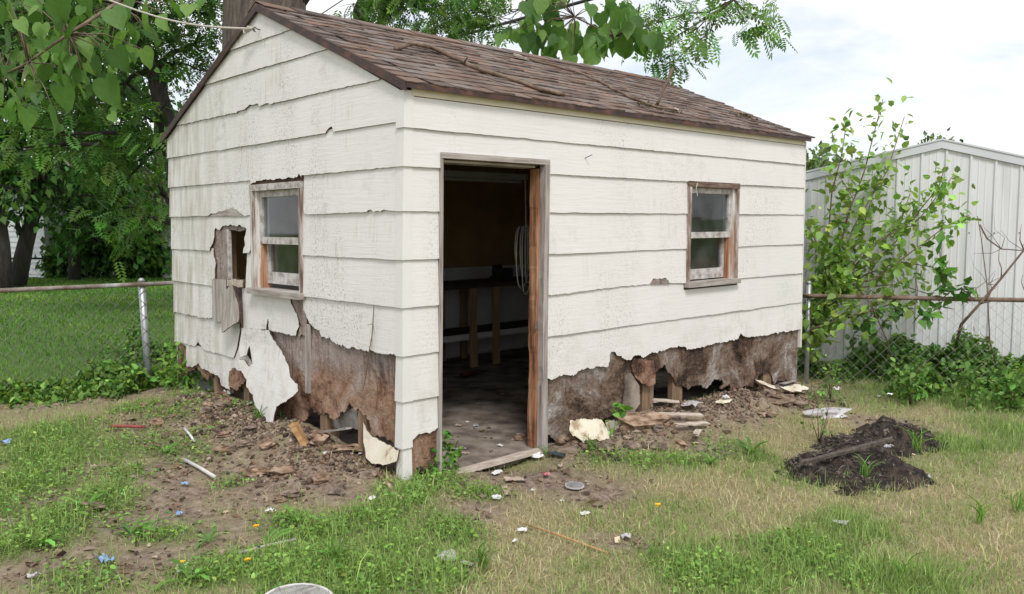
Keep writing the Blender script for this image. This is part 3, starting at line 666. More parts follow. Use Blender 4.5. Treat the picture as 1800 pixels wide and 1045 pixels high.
# rotten fibre lump on the stud, batten, cobwebbed pocket
slab_poly('fibreboard_flap', rag([CG4(*p) for p in [(350, 520), (350, 470), (365, 432), (430, 445), (440, 500), (400, 525), (390, 545)]], .009, .012, 32), (Mg, lambda u, z: .022), .02, 'fibre_g', shed, None, True, 'rot')
pb0, pb1 = CG4(742, 205), CG4(764, 560)
MB().box((0, 0, 0), (1, 1, 1), lambda a, b, c: T(Mg(pb1[0]+(pb0[0]-pb1[0])*(1-a)*.0 + (.045*a) - .01*c + .012, .006+.022*b, pb1[1]+(pb0[1]-pb1[1])*c))).build('batten', 'grey_wood', shed)
slab_poly('rotten_filler', rag([CG4(*p) for p in [(655, 62), (735, 66), (722, 110), (745, 170), (735, 260), (700, 268), (712, 200), (690, 150)]], .008, .012, 33), (Mg, lambda u, z: .012), .01, 'fibre_g', shed, None, True, 'rot')
slab_poly('cobweb_pocket', rag([CG4(800, 640), CG4(965, 640), CG4(960, 760), CG4(820, 750)], .01, .02, 34), (Mg, lambda u, z: -.075+.2*(z-.1)), .01, 'web', shed)
# grey loose boards hanging below the hole
slab_poly('loose_board', rag([CG4(278, -25), CG4(280, 185), CG4(345, 197), CG4(352, 60), CG4(350, -25)], .003, .02, 35), (Mg, lambda u, z: .045), .012, 'grey_wood', shed, None, True, 'rot')
slab_poly('loose_board', rag([CG4(332, 70), CG4(368, 242), CG4(440, 188), CG4(432, 100), CG4(400, 5), CG4(385, 8)], .003, .02, 36), (Mg, lambda u, z: .075+.2*max(0, .85-z)), .012, 'grey_wood', shed, None, True, 'rot')
slab_poly('loose_board', rag([CG3(360, 862), CG3(560, 866), CG3(556, 915), CG3(440, 905), CG3(360, 900)], .004, .015, 37), (Mg, lambda u, z: .04), .03, 'splinter', shed, None, True, 'rot')
fbox('stud', vh+.10, vh+.14, -.10, -.016, .1, 2.2, 'stud', Mg)
fbox('splintered_edge', vh-.006, vh+.010, -.016, .014, CG3(442, 865)[1], CG3(436, 535)[1], 'sash', Mg)
fbox('pipe', CG3(520, 700)[0]-.012, CG3(520, 700)[0]+.012, -.17, -.145, .0, 2.2, 'galv', Mg)

# walls out of sight, floor, inner lining
fbox('back_wall', .0, L, -W-.02, -W+.01, -.12, 2.28, 'siding_f')
MB().box((L-.03, .0, .0), (L-.012, W, 2.28)).build('end_wall', 'fibre_f', shed)
mobj('end_gable', [(L-.02, 0, 2.28), (L-.02, W, 2.28), (L-.02, RY, RZ), (L-.005, 0, 2.28), (L-.005, W, 2.28), (L-.005, RY, RZ)], [(0, 1, 2), (5, 4, 3), (0, 3, 4, 1), (1, 4, 5, 2), (2, 5, 3, 0)], 'siding_f', shed)
MB().box((.03, .02, -.16), (L-.04, W-.02, -.03)).build('floor_slab', 'slab', shed)
fbox('lining_panel', .12, L-.04, -W+.045, -W+.03, .0, .98, 'panel_white'); fbox('lining_panel', .12, L-.04, -W+.045, -W+.03, .985, 2.3, 'panel_dark')
MB().box((L-.06, .05, .0), (L-.045, W-.05, 2.28)).build('lining_panel', 'panel_dark', shed)

# doorway: casing, jambs, threshold
fbox('door_casing', DU0, DU0+.016, -.012, .036, -.03, DZ-.034, 'grey_wood')
fbox('door_head', DU0, DU1, -.012, .040, DZ-.034, DZ, 'grey_wood_h')
fbox('door_jamb', DU0+.002, DU0+.017, -.13, -.0125, -.03, DZ-.06, 'grey_wood'); fbox('door_jamb', DU0+.03, DU1-.09, -.13, -.0125, DZ-.055, DZ-.036, 'grey_wood_h')
uo, ui = F(948, 500)[0], DU1
pl = rag([(uo, 1.91), (uo+.004, 1.2), (uo, .8), (uo+.006, .3), (uo-.004, -.05)], .003, .05, 41) + [(ui+.012, -.06), (ui+.004, .3), (ui, .8), (ui, 1.91)]
slab_poly('door_casing', pl, (Mf, lambda u, z: .042), .05, 'grey_wood', shed, .15, True)
rj = rag([(uo-.016, 1.885), (uo-.014, 1.3), (uo-.018, .9), (uo-.010, .5), (uo-.02, .1), (uo-.016, -.06)], .003, .03, 42) + [(uo+.012, -.06), (uo+.012, 1.885)]
slab_poly('door_jamb', rj, (Mf, lambda u, z: -.010), .075, 'orange_wood', shed, .1, True)
fbox('strike_plate', uo-.034, uo-.004, -.012, -.004, .80, .86, 'rust')
a, b = F(800, 830), F(936, 798)
MB().box((0, 0, 0), (1, 1, 1), lambda x, y, z: (DU0+.03+x*(uo-.05-DU0), -.055+y*.075, -.045+.02*z)).build('threshold', 'splinter', shed)

# windows
def window(M2, u0, u1, z0, z1, flipside, head, sillout, tilt):
    """u0 side is the nearer jamb for the front wall; flipside puts the wide peeling jamb on the other side"""
    def bx(mb, a, b, c, d, e, f): return mb.box((a, c, e), (b, d, f), lambda x, y, z: T(M2(x, y, z)))
    t = .040
    fr = MB(); bx(fr, u0, u0+t, -.09, .034, z0+.03, z1-t); wn = fr.build('window', 'frame_peel', shed)
    fr = MB(); bx(fr, u1-t, u1, -.09, .034, z0+.03, z1-t); fr.build('side_frame', 'frame_peel', wn)
    h = MB(); bx(h, u0, u1, -.09, .036, z1-t*1.15, z1); h.build('head', head, wn)
    s = MB(); bx(s, u0-.015, u1+.01, -.09, sillout, z0-.012, z0+.03); s.build('sill', 'grey_wood_h', wn)
    a, b, c, d = u0+t, u1-t, z0+.03, z1-t*1.15; mid = (c+d)/2 - .01
    j = MB()
    if flipside: bx(j, b-.03, b-.001, -.085, .012, c, d)
    else: bx(j, a+.001, a+.03, -.085, .012, c, d)
    j.build('jamb_liner', 'jamb', wn)
    if flipside: b -= .032
    else: a += .032
    def sash(nm, a, b, c, d, o, st, top, bot):
        m = MB()
        bx(m, a, a+st, o-.035, o, c, d); bx(m, b-st, b, o-.035, o, c, d); bx(m, a+st, b-st, o-.035, o, d-top, d); bx(m, a+st, b-st, o-.035, o, c, c+bot)
        m.build(nm, 'sash', wn)
        p = MB(); bx(p, a+st-.002, b-st+.002, o-.021, o-.017, c+bot-.002, d-top+.002); p.build('pane', 'glass', wn)
    sash('upper_sash', a, b, mid-.02, d-.002, -.008, .032, .045, .05)
    k = .03
    sash('lower_sash', a+(0 if flipside else k), b-(k if flipside else 0), c+tilt, mid+.012, -.046, .026, .03, .085)
    stp = MB()
    if flipside: bx(stp, b-k+.002, b-.001, -.08, -.012, c, mid-.025)
    else: bx(stp, a+.001, a+k-.002, -.08, -.012, c, mid-.025)
    stp.build('stop_bead', 'orange_wood', wn)
    return wn
window(Mf, WU0, WU1, WZ0, WZ1, True, 'head_wood', .062, .012)
window(Mg, gw0, gw1, gz0, gz1, True, 'sash', .07, .035)
# black rotten gap over the gable window
fbox('rotten_gap', gw0-.005, gw1+.03, -.02, .006, gz1+.002, 1.90, 'rot', Mg)
# screw hook on the gable and string stub over the window
hk = G(455, 52, .03)
MB().tube([T(Mg(hk[0], o, hk[1]+dz)) for o, dz in ((.0, 0), (.04, 0), (.06, .012), (.075, .0), (.07, -.018), (.055, -.02))], .004, 5).build('screw_hook', 'steel_dark', shed)
sp_ = [F(1226, 322, .05), F(1224, 330, .05), F(1226, 345, .05)]
MB().tube([T((u, -.05, z)) for u, z in sp_], .004, 5).build('string_stub', 'rope', shed)
nl = F(1030, 276, .03); MB().tube([T((nl[0], -.02, nl[1]-.01)), T((nl[0]+.02, -.07, nl[1]+.012))], .003, 5).build('nail', 'steel_dark', shed)

# roof: deck, drip edges, shingles
SLP = .43; EY, EZT = -.05, 2.322
def roof_z(y): return EZT + (y-EY)*SLP if y <= RY else EZT + (RY-EY)*SLP - (y-RY)*(EZT+(RY-EY)*SLP-2.30)/(W+.05-RY)
XR0, XR1 = -.035, L+.035
RTOP = roof_z(RY)
def roofpts(y, dz, x): return T((x, y, roof_z(y)+dz))
dk = []
for dz in (0, -.022):
    for x in (XR0, XR1):
        for y in (EY, RY, W+.05): dk.append(roofpts(y, dz, x))
Fd = [(0, 3, 4, 1), (1, 4, 5, 2), (6, 7, 10, 9), (7, 8, 11, 10), (0, 6, 9, 3), (2, 5, 11, 8), (0, 1, 7, 6), (1, 2, 8, 7), (3, 9, 10, 4), (4, 10, 11, 5)]
roof = mobj('roof', dk, Fd, 'deck', shed)
def strip(name, p0, p1, drop, out, mat='fascia'):
    p0 = np.array(p0); p1 = np.array(p1); out = np.array(out)
    V = []
    for p in (p0, p1):
        for o in (0, 1):
            for dz in (.004, -drop): V.append(p + out*o*.012 + np.array([0, 0, dz]))
    mobj(name, V, [(0, 1, 3, 2), (4, 6, 7, 5), (0, 2, 6, 4), (1, 5, 7, 3), (2, 3, 7, 6), (0, 4, 5, 1)], mat, roof)
strip('drip_edge', roofpts(EY, 0, XR0-.003), roofpts(EY, 0, XR1+.003), .030, (0, -1, 0))
strip('rake_trim', roofpts(EY-.01, .004, XR0), roofpts(RY, .004, XR0), .050, (-1, 0, 0)); strip('rake_trim', roofpts(RY, .004, XR0), roofpts(W+.06, .004, XR0), .050, (-1, 0, 0))
ang = math.atan(SLP); SL = (RY-EY)/math.cos(ang)
NROW, NTAB = 16, 30
ex = SL/NROW; tw = (XR1-XR0+.02)/NTAB
tabs = []
for s in range(9):
    R = random.Random(s); th = R.choice([.005, .006, .010, .013]); nseg = 4
    V = []; wv = [R.uniform(-.006, .006) for _ in range(nseg+1)]; cl = [R.uniform(0, .005) for _ in range(nseg+1)]; gap = R.choice([.93, .97, .99])
    for dz in (th, 0):
        for i in range(nseg+1):
            x = i*tw*gap/nseg; V.append((x, wv[i], dz+.004+cl[i])); V.append((x, ex*1.22, dz*.5+.0005))
    n = 2*(nseg+1); Fc = []
    for i in range(nseg):
        Fc.append((2*i, 2*i+2, 2*i+3, 2*i+1)); Fc.append((n+2*i, n+2*i+1, n+2*i+3, n+2*i+2)); Fc.append((2*i, n+2*i, n+2*i+2, 2*i+2))
    Fc += [(0, 1, n+1, n), (2*nseg, n+2*nseg, n+2*nseg+1, 2*nseg+1)]
    me = bpy.data.meshes.new('shingle'); me.from_pydata(V, [], Fc); me.materials.append(MT['shingle']); tabs.append(me)
lay = []
for r in range(NROW):
    off = rnd.uniform(0, tw)
    for c in range(NTAB):
        x = XR0-.01 + c*tw + (off if c else 0)*.35
        y = EY + (r*ex-.012)*math.cos(ang); P = Vector(roofpts(y, .001, x))
        lay.append(((P-Vector(CAMP.tolist())).length, P, (ang+.012, rnd.uniform(-.005, .005), rnd.uniform(-.012, .012)), rnd.choice(tabs)))
lay.sort(key=lambda q: q[0])
rest = MB()
for k, (_, P, eu, me) in enumerate(lay):
    if k < 298:                                    # the tabs that show largest, each a piece of its own
        o = bpy.data.objects.new('shingle', me); o.parent = roof; COL.objects.link(o); o.location = P; o.rotation_euler = eu
    else:
        from mathutils import Euler
        Mx = Euler(eu).to_matrix(); n = len(rest.V); rest.V += [tuple(P + Mx @ v.co) for v in me.vertices]; rest.F += [tuple(n+i for i in p.vertices) for p in me.polygons]
o = rest.build('far_shingles', 'shingle', roof); o['kind'] = 'stuff'
for c in range(18):
    x0 = XR0-.01 + c*(XR1-XR0+.02)/18; x1 = x0 + .31; V = []
    for dz in (.022+.003*(c % 2), .016):
        for x in (x0, x1):
            for y in (RY-.13, RY, RY+.13): V.append(roofpts(y, dz + (.006 if x == x0 else 0), x))
    mobj('ridge_cap', V, Fd, 'shingle', roof)
bs = MB()
for r in range(12):
    for c in range(16):
        y0 = W+.06-(W+.05-RY)*r/12; y1 = y0-(W+.05-RY)/12*1.15; x0 = XR0+c*.3
        n = len(bs.V); bs.V += [roofpts(y0, .012, x0), roofpts(y0, .012, x0+.29), roofpts(y1, .004, x0+.29), roofpts(y1, .004, x0)]; bs.F.append((n, n+1, n+2, n+3))
o = bs.build('rear_shingles', 'shingle', roof); o['kind'] = 'stuff'
def Rf(px, py, dz=.03):      # photo point on the front roof slope
    d = ray(px, py); t = (EZT+dz+(CAMP[1]-EY)*SLP-CAMP[2])/(d[2]-d[1]*SLP); return CAMP+d*t

# ------------------------------------------------------------------ foliage helpers
def orient(tip, nrm):        # arrays (n,3): leaf axis and face normal -> rotation matrices
    tip = tip/(np.linalg.norm(tip, axis=1, keepdims=True)+1e-9)
    nrm = nrm - tip*(nrm*tip).sum(1, keepdims=True); nrm = nrm/(np.linalg.norm(nrm, axis=1, keepdims=True)+1e-9)
    x = np.cross(tip, nrm)
    return np.stack([x, tip, nrm], -1)
LEAF = (np.array([(0, 0, 0), (.28, .35, .05), (0, 1, -.08), (-.28, .35, .05)]), np.array([(0, 1, 2), (0, 2, 3)]))
OVAL = (np.array([(0, 0, 0), (.30, .22, .06), (.30, .6, .05), (0, 1, -.1), (-.30, .6, .05), (-.30, .22, .06)]), np.array([(0, 1, 2), (0, 2, 3), (0, 3, 4), (0, 4, 5)]))
def pinnate(n=6):
    V = []; Fc = []
    for i in range(n):
        y = .12 + .78*i/(n-1); l = .34*(1-.5*abs(i/(n-1)-.45))
        for s in (-1, 1):
            b = len(V); V += [(0, y, 0), (s*l*.45, y+.00, .0), (s*l, y+.12, -.05), (s*l*.5, y+.14, -.01)]; Fc += [(b, b+1, b+2), (b, b+2, b+3)]
    b = len(V); V += [(0, .9, 0), (.08, 1.05, 0), (0, 1.25, -.05), (-.08, 1.05, 0)]; Fc += [(b, b+1, b+2), (b, b+2, b+3)]
    return np.array(V), np.array(Fc)
PINN = pinnate()
def scatter(tmpl, pos, R, size, col):
    Vt, Ft = tmpl; k = len(Vt); n = len(pos)
    V = np.einsum('nij,kj->nki', R, Vt)*size[:, None, None] + pos[:, None, :]
    Fc = (Ft[None] + (np.arange(n)*k)[:, None, None]).reshape(-1, Ft.shape[1])
    return V.reshape(-1, 3), Fc, np.repeat(col, k, 0)
def leafcol(n, base, var=.35, hue=.25):
    b = np.array(base)[None]*np.exp(NR.normal(0, var, (n, 1)))
    b = b*(1+NR.normal(0, hue, (n, 3))*np.array([.6, .25, .6]))
    return np.clip(b, .004, .8)
def rdir(n):
    v = NR.normal(size=(n, 3)); return v/np.linalg.norm(v, axis=1, keepdims=True)
def crown_pts(blobs_, n, csize, per):
    """leaf positions in loose clumps through several ellipsoidal boughs"""
    vol = np.array([b[1]**2.2 for b in blobs_]); vol = vol/vol.sum()
    P = []; D = []
    for (c, r), w_ in zip(blobs_, vol):
        m = max(3, int(n*w_/per)); d = rdir(m); rad = r*NR.uniform(.25, 1.0, (m, 1))**.55
        cc = np.array(c)[None] + d*rad*np.array([1, 1, .78])
        lp = (cc[:, None, :] + NR.normal(0, csize, (m, per, 3))*np.array([1, 1, .6])).reshape(-1, 3)
        P.append(lp); D.append(np.repeat(d, per, 0))
    return np.concatenate(P), np.concatenate(D)
def make_crown(name, blobs_, n, size, base, parent, tmpl=LEAF, csize=.22, per=26, var=.35, mat='leaf'):
    P, D = crown_pts(blobs_, n, csize, per); m = len(P)
    tip = D*.6 + NR.normal(0, .6, (m, 3)) + np.array([0, 0, -.45]); nr = NR.normal(0, .55, (m, 3)) + np.array([0, 0, 1.0])
    V, Fc, c = scatter(tmpl, P, orient(tip, nr), size*NR.uniform(.6, 1.25, m), leafcol(m, base, var))
    o = fast(name, V, Fc, mat, parent, c); return o
def wob(p0, p1, n, amp, seed=0):
    R = np.random.default_rng(seed); p0 = np.array(p0, float); p1 = np.array(p1, float); L_ = np.linalg.norm(p1-p0)
    out = []
    for i in range(n+1):
        t = i/n; out.append(p0+(p1-p0)*t + R.normal(0, amp*L_, 3)*math.sin(math.pi*t)*.8)
    return out
def tree(name, path, radii, blobs_, n, size, base, label, cat='tree', group=None, tmpl=LEAF, csize=.22, per=26, limb=.06, var=.35, bark='bark'):
    e = empty(name, tuple(path[0]), label, cat, group); inv = -np.array(path[0])
    def loc(ps): return [np.array(p)+inv for p in ps]
    MB().tube(loc(path), radii, 10).build('trunk', bark, e, True)
    for i, (c, r) in enumerate(blobs_):
        ds = [np.linalg.norm(np.array(p)-np.array(c)) + (2.0 if p[2] > c[2]+.3 else 0) for p in path[1:]]; j = int(np.argmin(ds))+1
        a = np.array(path[j]); pts = wob(a, c, 4, .06, i)
        m = MB(); m.tube(loc(pts), [limb*(1-.16*k) for k in range(5)], 6)
        for q in range(3):
            d = rdir(1)[0]*r*.85; m.tube(loc(wob(pts[3], np.array(c)+d, 3, .08, i*7+q)), [limb*.45, limb*.35, limb*.22, limb*.1], 5)
        m.build('branch', bark, e, True)
    o = make_crown('crown', [(np.array(c)+inv, r) for c, r in blobs_], n, size, base, e, tmpl, csize, per, var)
    o['kind'] = 'stuff'
    return e

# ------------------------------------------------------------------ catalpa behind the shed
HV = [(0, 0), (.16, -.10), (.34, -.06), (.45, .12), (.45, .32), (.36, .52), (.22, .72), (.09, .88)]
V = [(0, 0, 0), (0, .3, -.03), (0, .6, -.05), (0, .85, -.11), (0, 1.02, -.2)]
cat_mesh = []
for s in range(5):
    R = random.Random(s+50); V2 = [(x, y, z) for x, y, z in V]; Fc = []
    for sg in (-1, 1):
        b = len(V2); fold = R.uniform(.08, .32); dr = R.uniform(-.06, .18)
        for x, y in HV[1:]:
            V2.append((sg*x*R.uniform(.92, 1.06), y, fold*x - dr*y*y + R.uniform(-.015, .015)))
        q = [(0, b, b+1), (0, b+1, b+2), (0, b+2, 1), (1, b+2, b+3), (1, b+3, 2), (2, b+3, b+4), (2, b+4, b+5), (2, b+5, 3), (3, b+5, b+6), (3, b+6, 4)]
        Fc += q if sg > 0 else [t[::-1] for t in q]
    me = bpy.data.meshes.new('leaf'); me.from_pydata(V2, [], Fc); me.materials.append(MT['catalpa'])
    me.polygons.foreach_set('use_smooth', [True]*len(Fc)); cat_mesh.append(me)
tb = GR(0, 0) if False else (1.72, 5.1)
tz = float(ground_z(*tb))
cbase = np.array([tb[0], tb[1], tz])
cat_tree = empty('catalpa_tree', tuple(cbase), 'big catalpa tree with thick grey trunk and heart shaped leaves behind the shed', 'tree')
top = at(452, -140, 9.9)
MB().tube([cbase*0, at(470, 330, 9.6)-cbase, at(466, 60, 9.6)-cbase, at(466, -30, 9.6)-cbase, at(468, -100, 9.7)-cbase], [.62, .52, .47, .46, .44], 16).build('trunk', 'bark', cat_tree, True)
MB().tube([at(500, -20, 9.6)-cbase, at(540, -70, 9.6)-cbase, at(640, -190, 9.8)-cbase, at(760, -330, 10.2)-cbase], [.30, .27, .2, .12], 10).build('branch', 'bark', cat_tree, True)
MB().tube([at(450, -40, 9.6)-cbase, at(380, -160, 9.4)-cbase, at(300, -260, 9.0)-cbase, at(200, -330, 8.4)-cbase], [.32, .26, .18, .1], 10).build('branch', 'bark', cat_tree, True)
MB().tube([at(466, -90, 9.6)-cbase, at(470, -300, 10)-cbase, at(500, -520, 10.5)-cbase], [.38, .28, .14], 10).build('branch', 'bark', cat_tree, True)
o = make_crown('crown', [(at(300, -420, 10.5)-cbase, 1.5), (at(520, -560, 11)-cbase, 1.7), (at(760, -420, 11.5)-cbase, 1.5), (at(120, -330, 10)-cbase, 1.2), (at(420, -330, 12)-cbase, 1.3)], 3500, .22, (.07, .16, .035), cat_tree, OVAL, .35, 20)
o['kind'] = 'stuff'
def bough(path, leaves, seed, rad=.022):
    """a hanging catalpa bough: stem plus single large leaves"""
    R = random.Random(seed)
    b = MB().tube([np.array(p)-cbase for p in path], [rad*(1-.7*i/(len(path)-1)) for i in range(len(path))], 7)
    for (p, s) in leaves[::2]:
        j = min(range(len(path)), key=lambda k: np.linalg.norm(np.array(path[k])-p)); q = np.array(path[j])
        mid = (q+p)/2+np.array([0, 0, .06]); b.tube([q-cbase, mid-cbase, p-cbase], [.006, .005, .003], 4)
    br = b.build('bough', 'twig', cat_tree, True)
    for p, s in leaves:
        o = bpy.data.objects.new('leaf', R.choice(cat_mesh)); COL.objects.link(o); o.parent = br
        tip = np.array([[R.gauss(0, .45), R.gauss(0, .45), -1.0]]); s *= R.uniform(.7, 1.15); n = np.array([[-FW[0]*.7+R.uniform(-.7, .7), -FW[1]*.7+R.uniform(-.7, .7), .55+R.uniform(-.2, .4)]])
        m = orient(tip, n)[0]
        o.matrix_local = Matrix.LocRotScale(Vector(p-cbase), Matrix(m.tolist()).to_quaternion(), Vector((s*R.uniform(.78, 1.08), s, s*R.uniform(.5, 1.9))))
lv = []
spots = [(75, 45, .13), (105, 55, .15), (118, 55, .2), (140, 35, .17), (165, 25, .2), (195, 20, .2), (222, 50, .18), (170, 62, .15), (200, 55, .12), (225, 62, .17), (253, 55, .17), (60, 115, .17), (80, 118, .16), (105, 95, .16),
         (110, 115, .18), (130, 100, .17), (150, 110, .15), (165, 105, .17), (200, 92, .24), (185, 138, .24), (65, 148, .18), (100, 156, .2), (132, 145, .13), (20, 165, .14), (40, 155, .12), (30, 180, .16), (45, 190, .18),
         (85, 190, .2), (15, 120, .15), (5, 160, .16), (120, 75, .16), (150, 70, .16), (180, 80, .15), (90, 75, .15), (20, 95, .16), (45, 125, .16), (5, 190, .15), (70, 90, .15), (140, 130, .14), (235, 85, .16), (255, 90, .15), (5, 60, .16), (30, 40, .16), (260, 10, .2), (300, 5, .2), (330, 10, .18), (290, 30, .18),
         (150, -10, .2), (190, -20, .2), (100, 5, .2), (60, 0, .2), (230, -10, .2), (20, 5, .2), (330, -15, .2), (360, 0, .17)]
for a, b, s in spots: lv.append((at(a+rnd.uniform(-4, 4), b+rnd.uniform(-6, 2), 6.9+rnd.uniform(-.35, .35)), s*1.12))
for k in range(70): lv.append((at(rnd.gauss(120, 75), rnd.gauss(85, 55), 7.0+rnd.uniform(-.4, .6)), rnd.uniform(.06, .13)))
bough([at(280, -200, 8.6), at(270, -60, 7.7), at(200, 10, 7.1), at(120, 60, 6.9), at(50, 110, 6.85), at(10, 130, 6.9)], lv, 3)
lv = []
R5 = random.Random(5)
for (cx, cy, sx, sy, n) in ((960, 20, 35, 30, 22), (1000, 75, 55, 28, 34), (1060, 80, 40, 25, 26), (1105, 55, 30, 30, 14), (930, 55, 30, 25, 12), (900, 70, 15, 15, 5), (1090, 15, 40, 20, 12), (1140, 70, 25, 25, 10)):
    for _ in range(n):
        lv.append((at(cx+R5.gauss(0, sx*.55), cy+R5.gauss(0, sy*.6)-12, 9.4+R5.uniform(-.5, .5)), R5.uniform(.14, .25)))
bough([at(700, -260, 10), at(830, -160, 9.6), at(950, -40, 9.4), at(1010, 30, 9.3), at(1080, 65, 9.3)], lv, 8)

# ------------------------------------------------------------------ pinnate-leaved tree behind the roof
def walnut():
    base = np.array([7.4, 8.2, float(plane_z(7.4, 8.2))])
    dp = 14.5
    base = at(645, 420, dp); base[2] = float(plane_z(base[0], base[1]))
    path = [base, at(642, 200, dp), at(634, 20, dp-1), at(690, -110, dp-1.5), at(830, -150, 12.3), at(980, -110, 11.2), at(1110, -60, 10.3), at(1210, -30, 9.9), at(1290, 0, 9.6)]
    bl = [(at(640, 5, 12.5), .5), (at(705, 5, 12.5), .45), (at(770, 15, 12.5), .55), (at(830, 22, 12.3), .5), (at(735, 40, 12.5), .3), (at(850, 45, 12.2), .28), (at(800, -20, 12.5), .6),
          (at(1235, 35, 9.6), .18), (at(1310, 40, 9.4), .2), (at(1350, 45, 9.4), .13), (at(1205, 62, 9.5), .13), (at(1170, 85, 9.6), .16), (at(1125, 50, 9.8), .22), (at(1190, 105, 9.5), .08), (at(1170, 5, 10), .15), (at(1270, -10, 9.6), .2),
          (at(900, -260, 13), 1.3), (at(1080, -330, 13), 1.3), (at(720, -200, 13), 1.2), (at(1150, -160, 12), .7)]
    tree('walnut_tree', path, [.24, .2, .13, .11, .08, .06, .045, .03, .015], bl, 4600, .24, (.14, .26, .065), 'tall tree with small feathery leaflets reaching over the shed ridge', tmpl=PINN, csize=.12, per=9, limb=.014)
walnut()

# ------------------------------------------------------------------ trees of the neighbour's garden, left
def gpt(px, py): x, y = GR(px, py); return np.array([x, y, float(plane_z(x, y))])
def dep(p): return float((np.array(p)-CAMP)@FW)
G1 = 'trees across the neighbour lawn'
b0 = gpt(28, 506); d0 = dep(b0)
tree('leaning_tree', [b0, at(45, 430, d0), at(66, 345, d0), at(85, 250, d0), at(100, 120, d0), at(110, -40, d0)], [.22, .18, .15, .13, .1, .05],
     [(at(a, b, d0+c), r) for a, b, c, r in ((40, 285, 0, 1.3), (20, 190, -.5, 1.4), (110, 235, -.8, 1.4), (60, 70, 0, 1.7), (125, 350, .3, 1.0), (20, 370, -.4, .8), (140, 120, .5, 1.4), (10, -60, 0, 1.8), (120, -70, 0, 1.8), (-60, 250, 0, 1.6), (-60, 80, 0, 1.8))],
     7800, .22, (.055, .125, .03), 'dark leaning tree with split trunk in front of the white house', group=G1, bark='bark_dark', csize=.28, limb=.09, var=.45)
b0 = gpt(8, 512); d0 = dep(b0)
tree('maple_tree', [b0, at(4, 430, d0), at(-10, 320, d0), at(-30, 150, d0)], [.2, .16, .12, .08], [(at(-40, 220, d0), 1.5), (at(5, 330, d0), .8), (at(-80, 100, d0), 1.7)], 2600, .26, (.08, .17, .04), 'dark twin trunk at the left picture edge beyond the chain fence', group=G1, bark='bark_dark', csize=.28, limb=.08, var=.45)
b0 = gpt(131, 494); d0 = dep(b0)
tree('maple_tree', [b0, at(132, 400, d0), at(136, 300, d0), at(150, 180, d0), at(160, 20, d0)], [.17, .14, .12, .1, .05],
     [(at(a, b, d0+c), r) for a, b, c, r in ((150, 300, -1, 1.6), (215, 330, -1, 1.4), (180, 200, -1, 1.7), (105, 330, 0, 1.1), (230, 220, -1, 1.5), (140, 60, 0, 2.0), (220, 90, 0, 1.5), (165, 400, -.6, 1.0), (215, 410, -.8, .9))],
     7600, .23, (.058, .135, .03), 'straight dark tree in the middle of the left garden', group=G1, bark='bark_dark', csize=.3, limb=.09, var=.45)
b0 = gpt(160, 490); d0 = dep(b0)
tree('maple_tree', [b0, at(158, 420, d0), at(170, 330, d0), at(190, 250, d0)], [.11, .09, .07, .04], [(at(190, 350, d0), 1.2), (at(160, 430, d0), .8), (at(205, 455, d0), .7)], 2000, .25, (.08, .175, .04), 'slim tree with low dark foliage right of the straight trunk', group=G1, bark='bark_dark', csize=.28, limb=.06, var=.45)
dC = 13.0
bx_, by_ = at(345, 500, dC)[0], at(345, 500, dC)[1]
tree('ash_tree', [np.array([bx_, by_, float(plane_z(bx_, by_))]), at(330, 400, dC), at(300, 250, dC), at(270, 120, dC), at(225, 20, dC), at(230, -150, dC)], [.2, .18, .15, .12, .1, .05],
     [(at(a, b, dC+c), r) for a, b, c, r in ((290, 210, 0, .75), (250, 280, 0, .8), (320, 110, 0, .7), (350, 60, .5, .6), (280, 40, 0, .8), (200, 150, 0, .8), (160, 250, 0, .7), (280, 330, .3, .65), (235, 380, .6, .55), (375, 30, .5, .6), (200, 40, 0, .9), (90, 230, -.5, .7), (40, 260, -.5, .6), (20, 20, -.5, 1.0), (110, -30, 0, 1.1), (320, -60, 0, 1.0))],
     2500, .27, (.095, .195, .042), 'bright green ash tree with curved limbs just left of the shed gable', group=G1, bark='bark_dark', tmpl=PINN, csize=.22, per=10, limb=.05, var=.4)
b0 = gpt(281, 487); d0 = dep(b0)
e = empty('utility_pole', tuple(b0), 'reddish brown wooden pole between the trees left of the shed', 'pole')
MB().tube([(0, 0, 0), np.array(at(279, 330, d0))-b0, np.array(at(277, 120, d0))-b0], [.15, .14, .12], 10).build('pole_shaft', m_noise('creosoted_pole', [(.3, (.06, .028, .02)), (.7, (.14, .07, .05))], 4, (6, 6, .5), .9, 20, .5), e, True)
MB().box((-.7, -.05, 5.0), (.7, .05, 5.12)).build('cross_arm', 'bark', e)
for i, (a, b, r, lab) in enumerate(((175, 470, .95, 'dark shrub under the slim tree across the lawn'), (215, 468, 1.1, 'broad dark shrub midway between trees and pole'), (255, 465, 1.0, 'leafy shrub at the foot of the brown pole'), (120, 478, .42, 'low shrub beside the corner of the white house'), (296, 470, .6, 'bright shrub between the brown pole and the shed'))):
    p = gpt(a, 489); d = dep(p); e = empty('shrub', tuple(p), lab, 'shrub', 'shrubs across the lawn')
    m = MB()
    for q in range(4): m.tube(wob((0, 0, 0), (rnd.uniform(-.4, .4)*r, rnd.uniform(-.4, .4)*r, r*1.3), 3, .08, q), [.03, .025, .015, .008], 5)
    m.build('stem', 'bark', e)
    o = make_crown('crown', [(np.array([0, 0, r*.9]), r), (np.array([.4*r, .2*r, r*1.4]), r*.7), (np.array([-.5*r, 0, r*1.2]), r*.6)], 2600, .22, (.08, .18, .04) if i != 4 else (.13, .27, .055), e, LEAF, .18, 20, .45); o['kind'] = 'stuff'

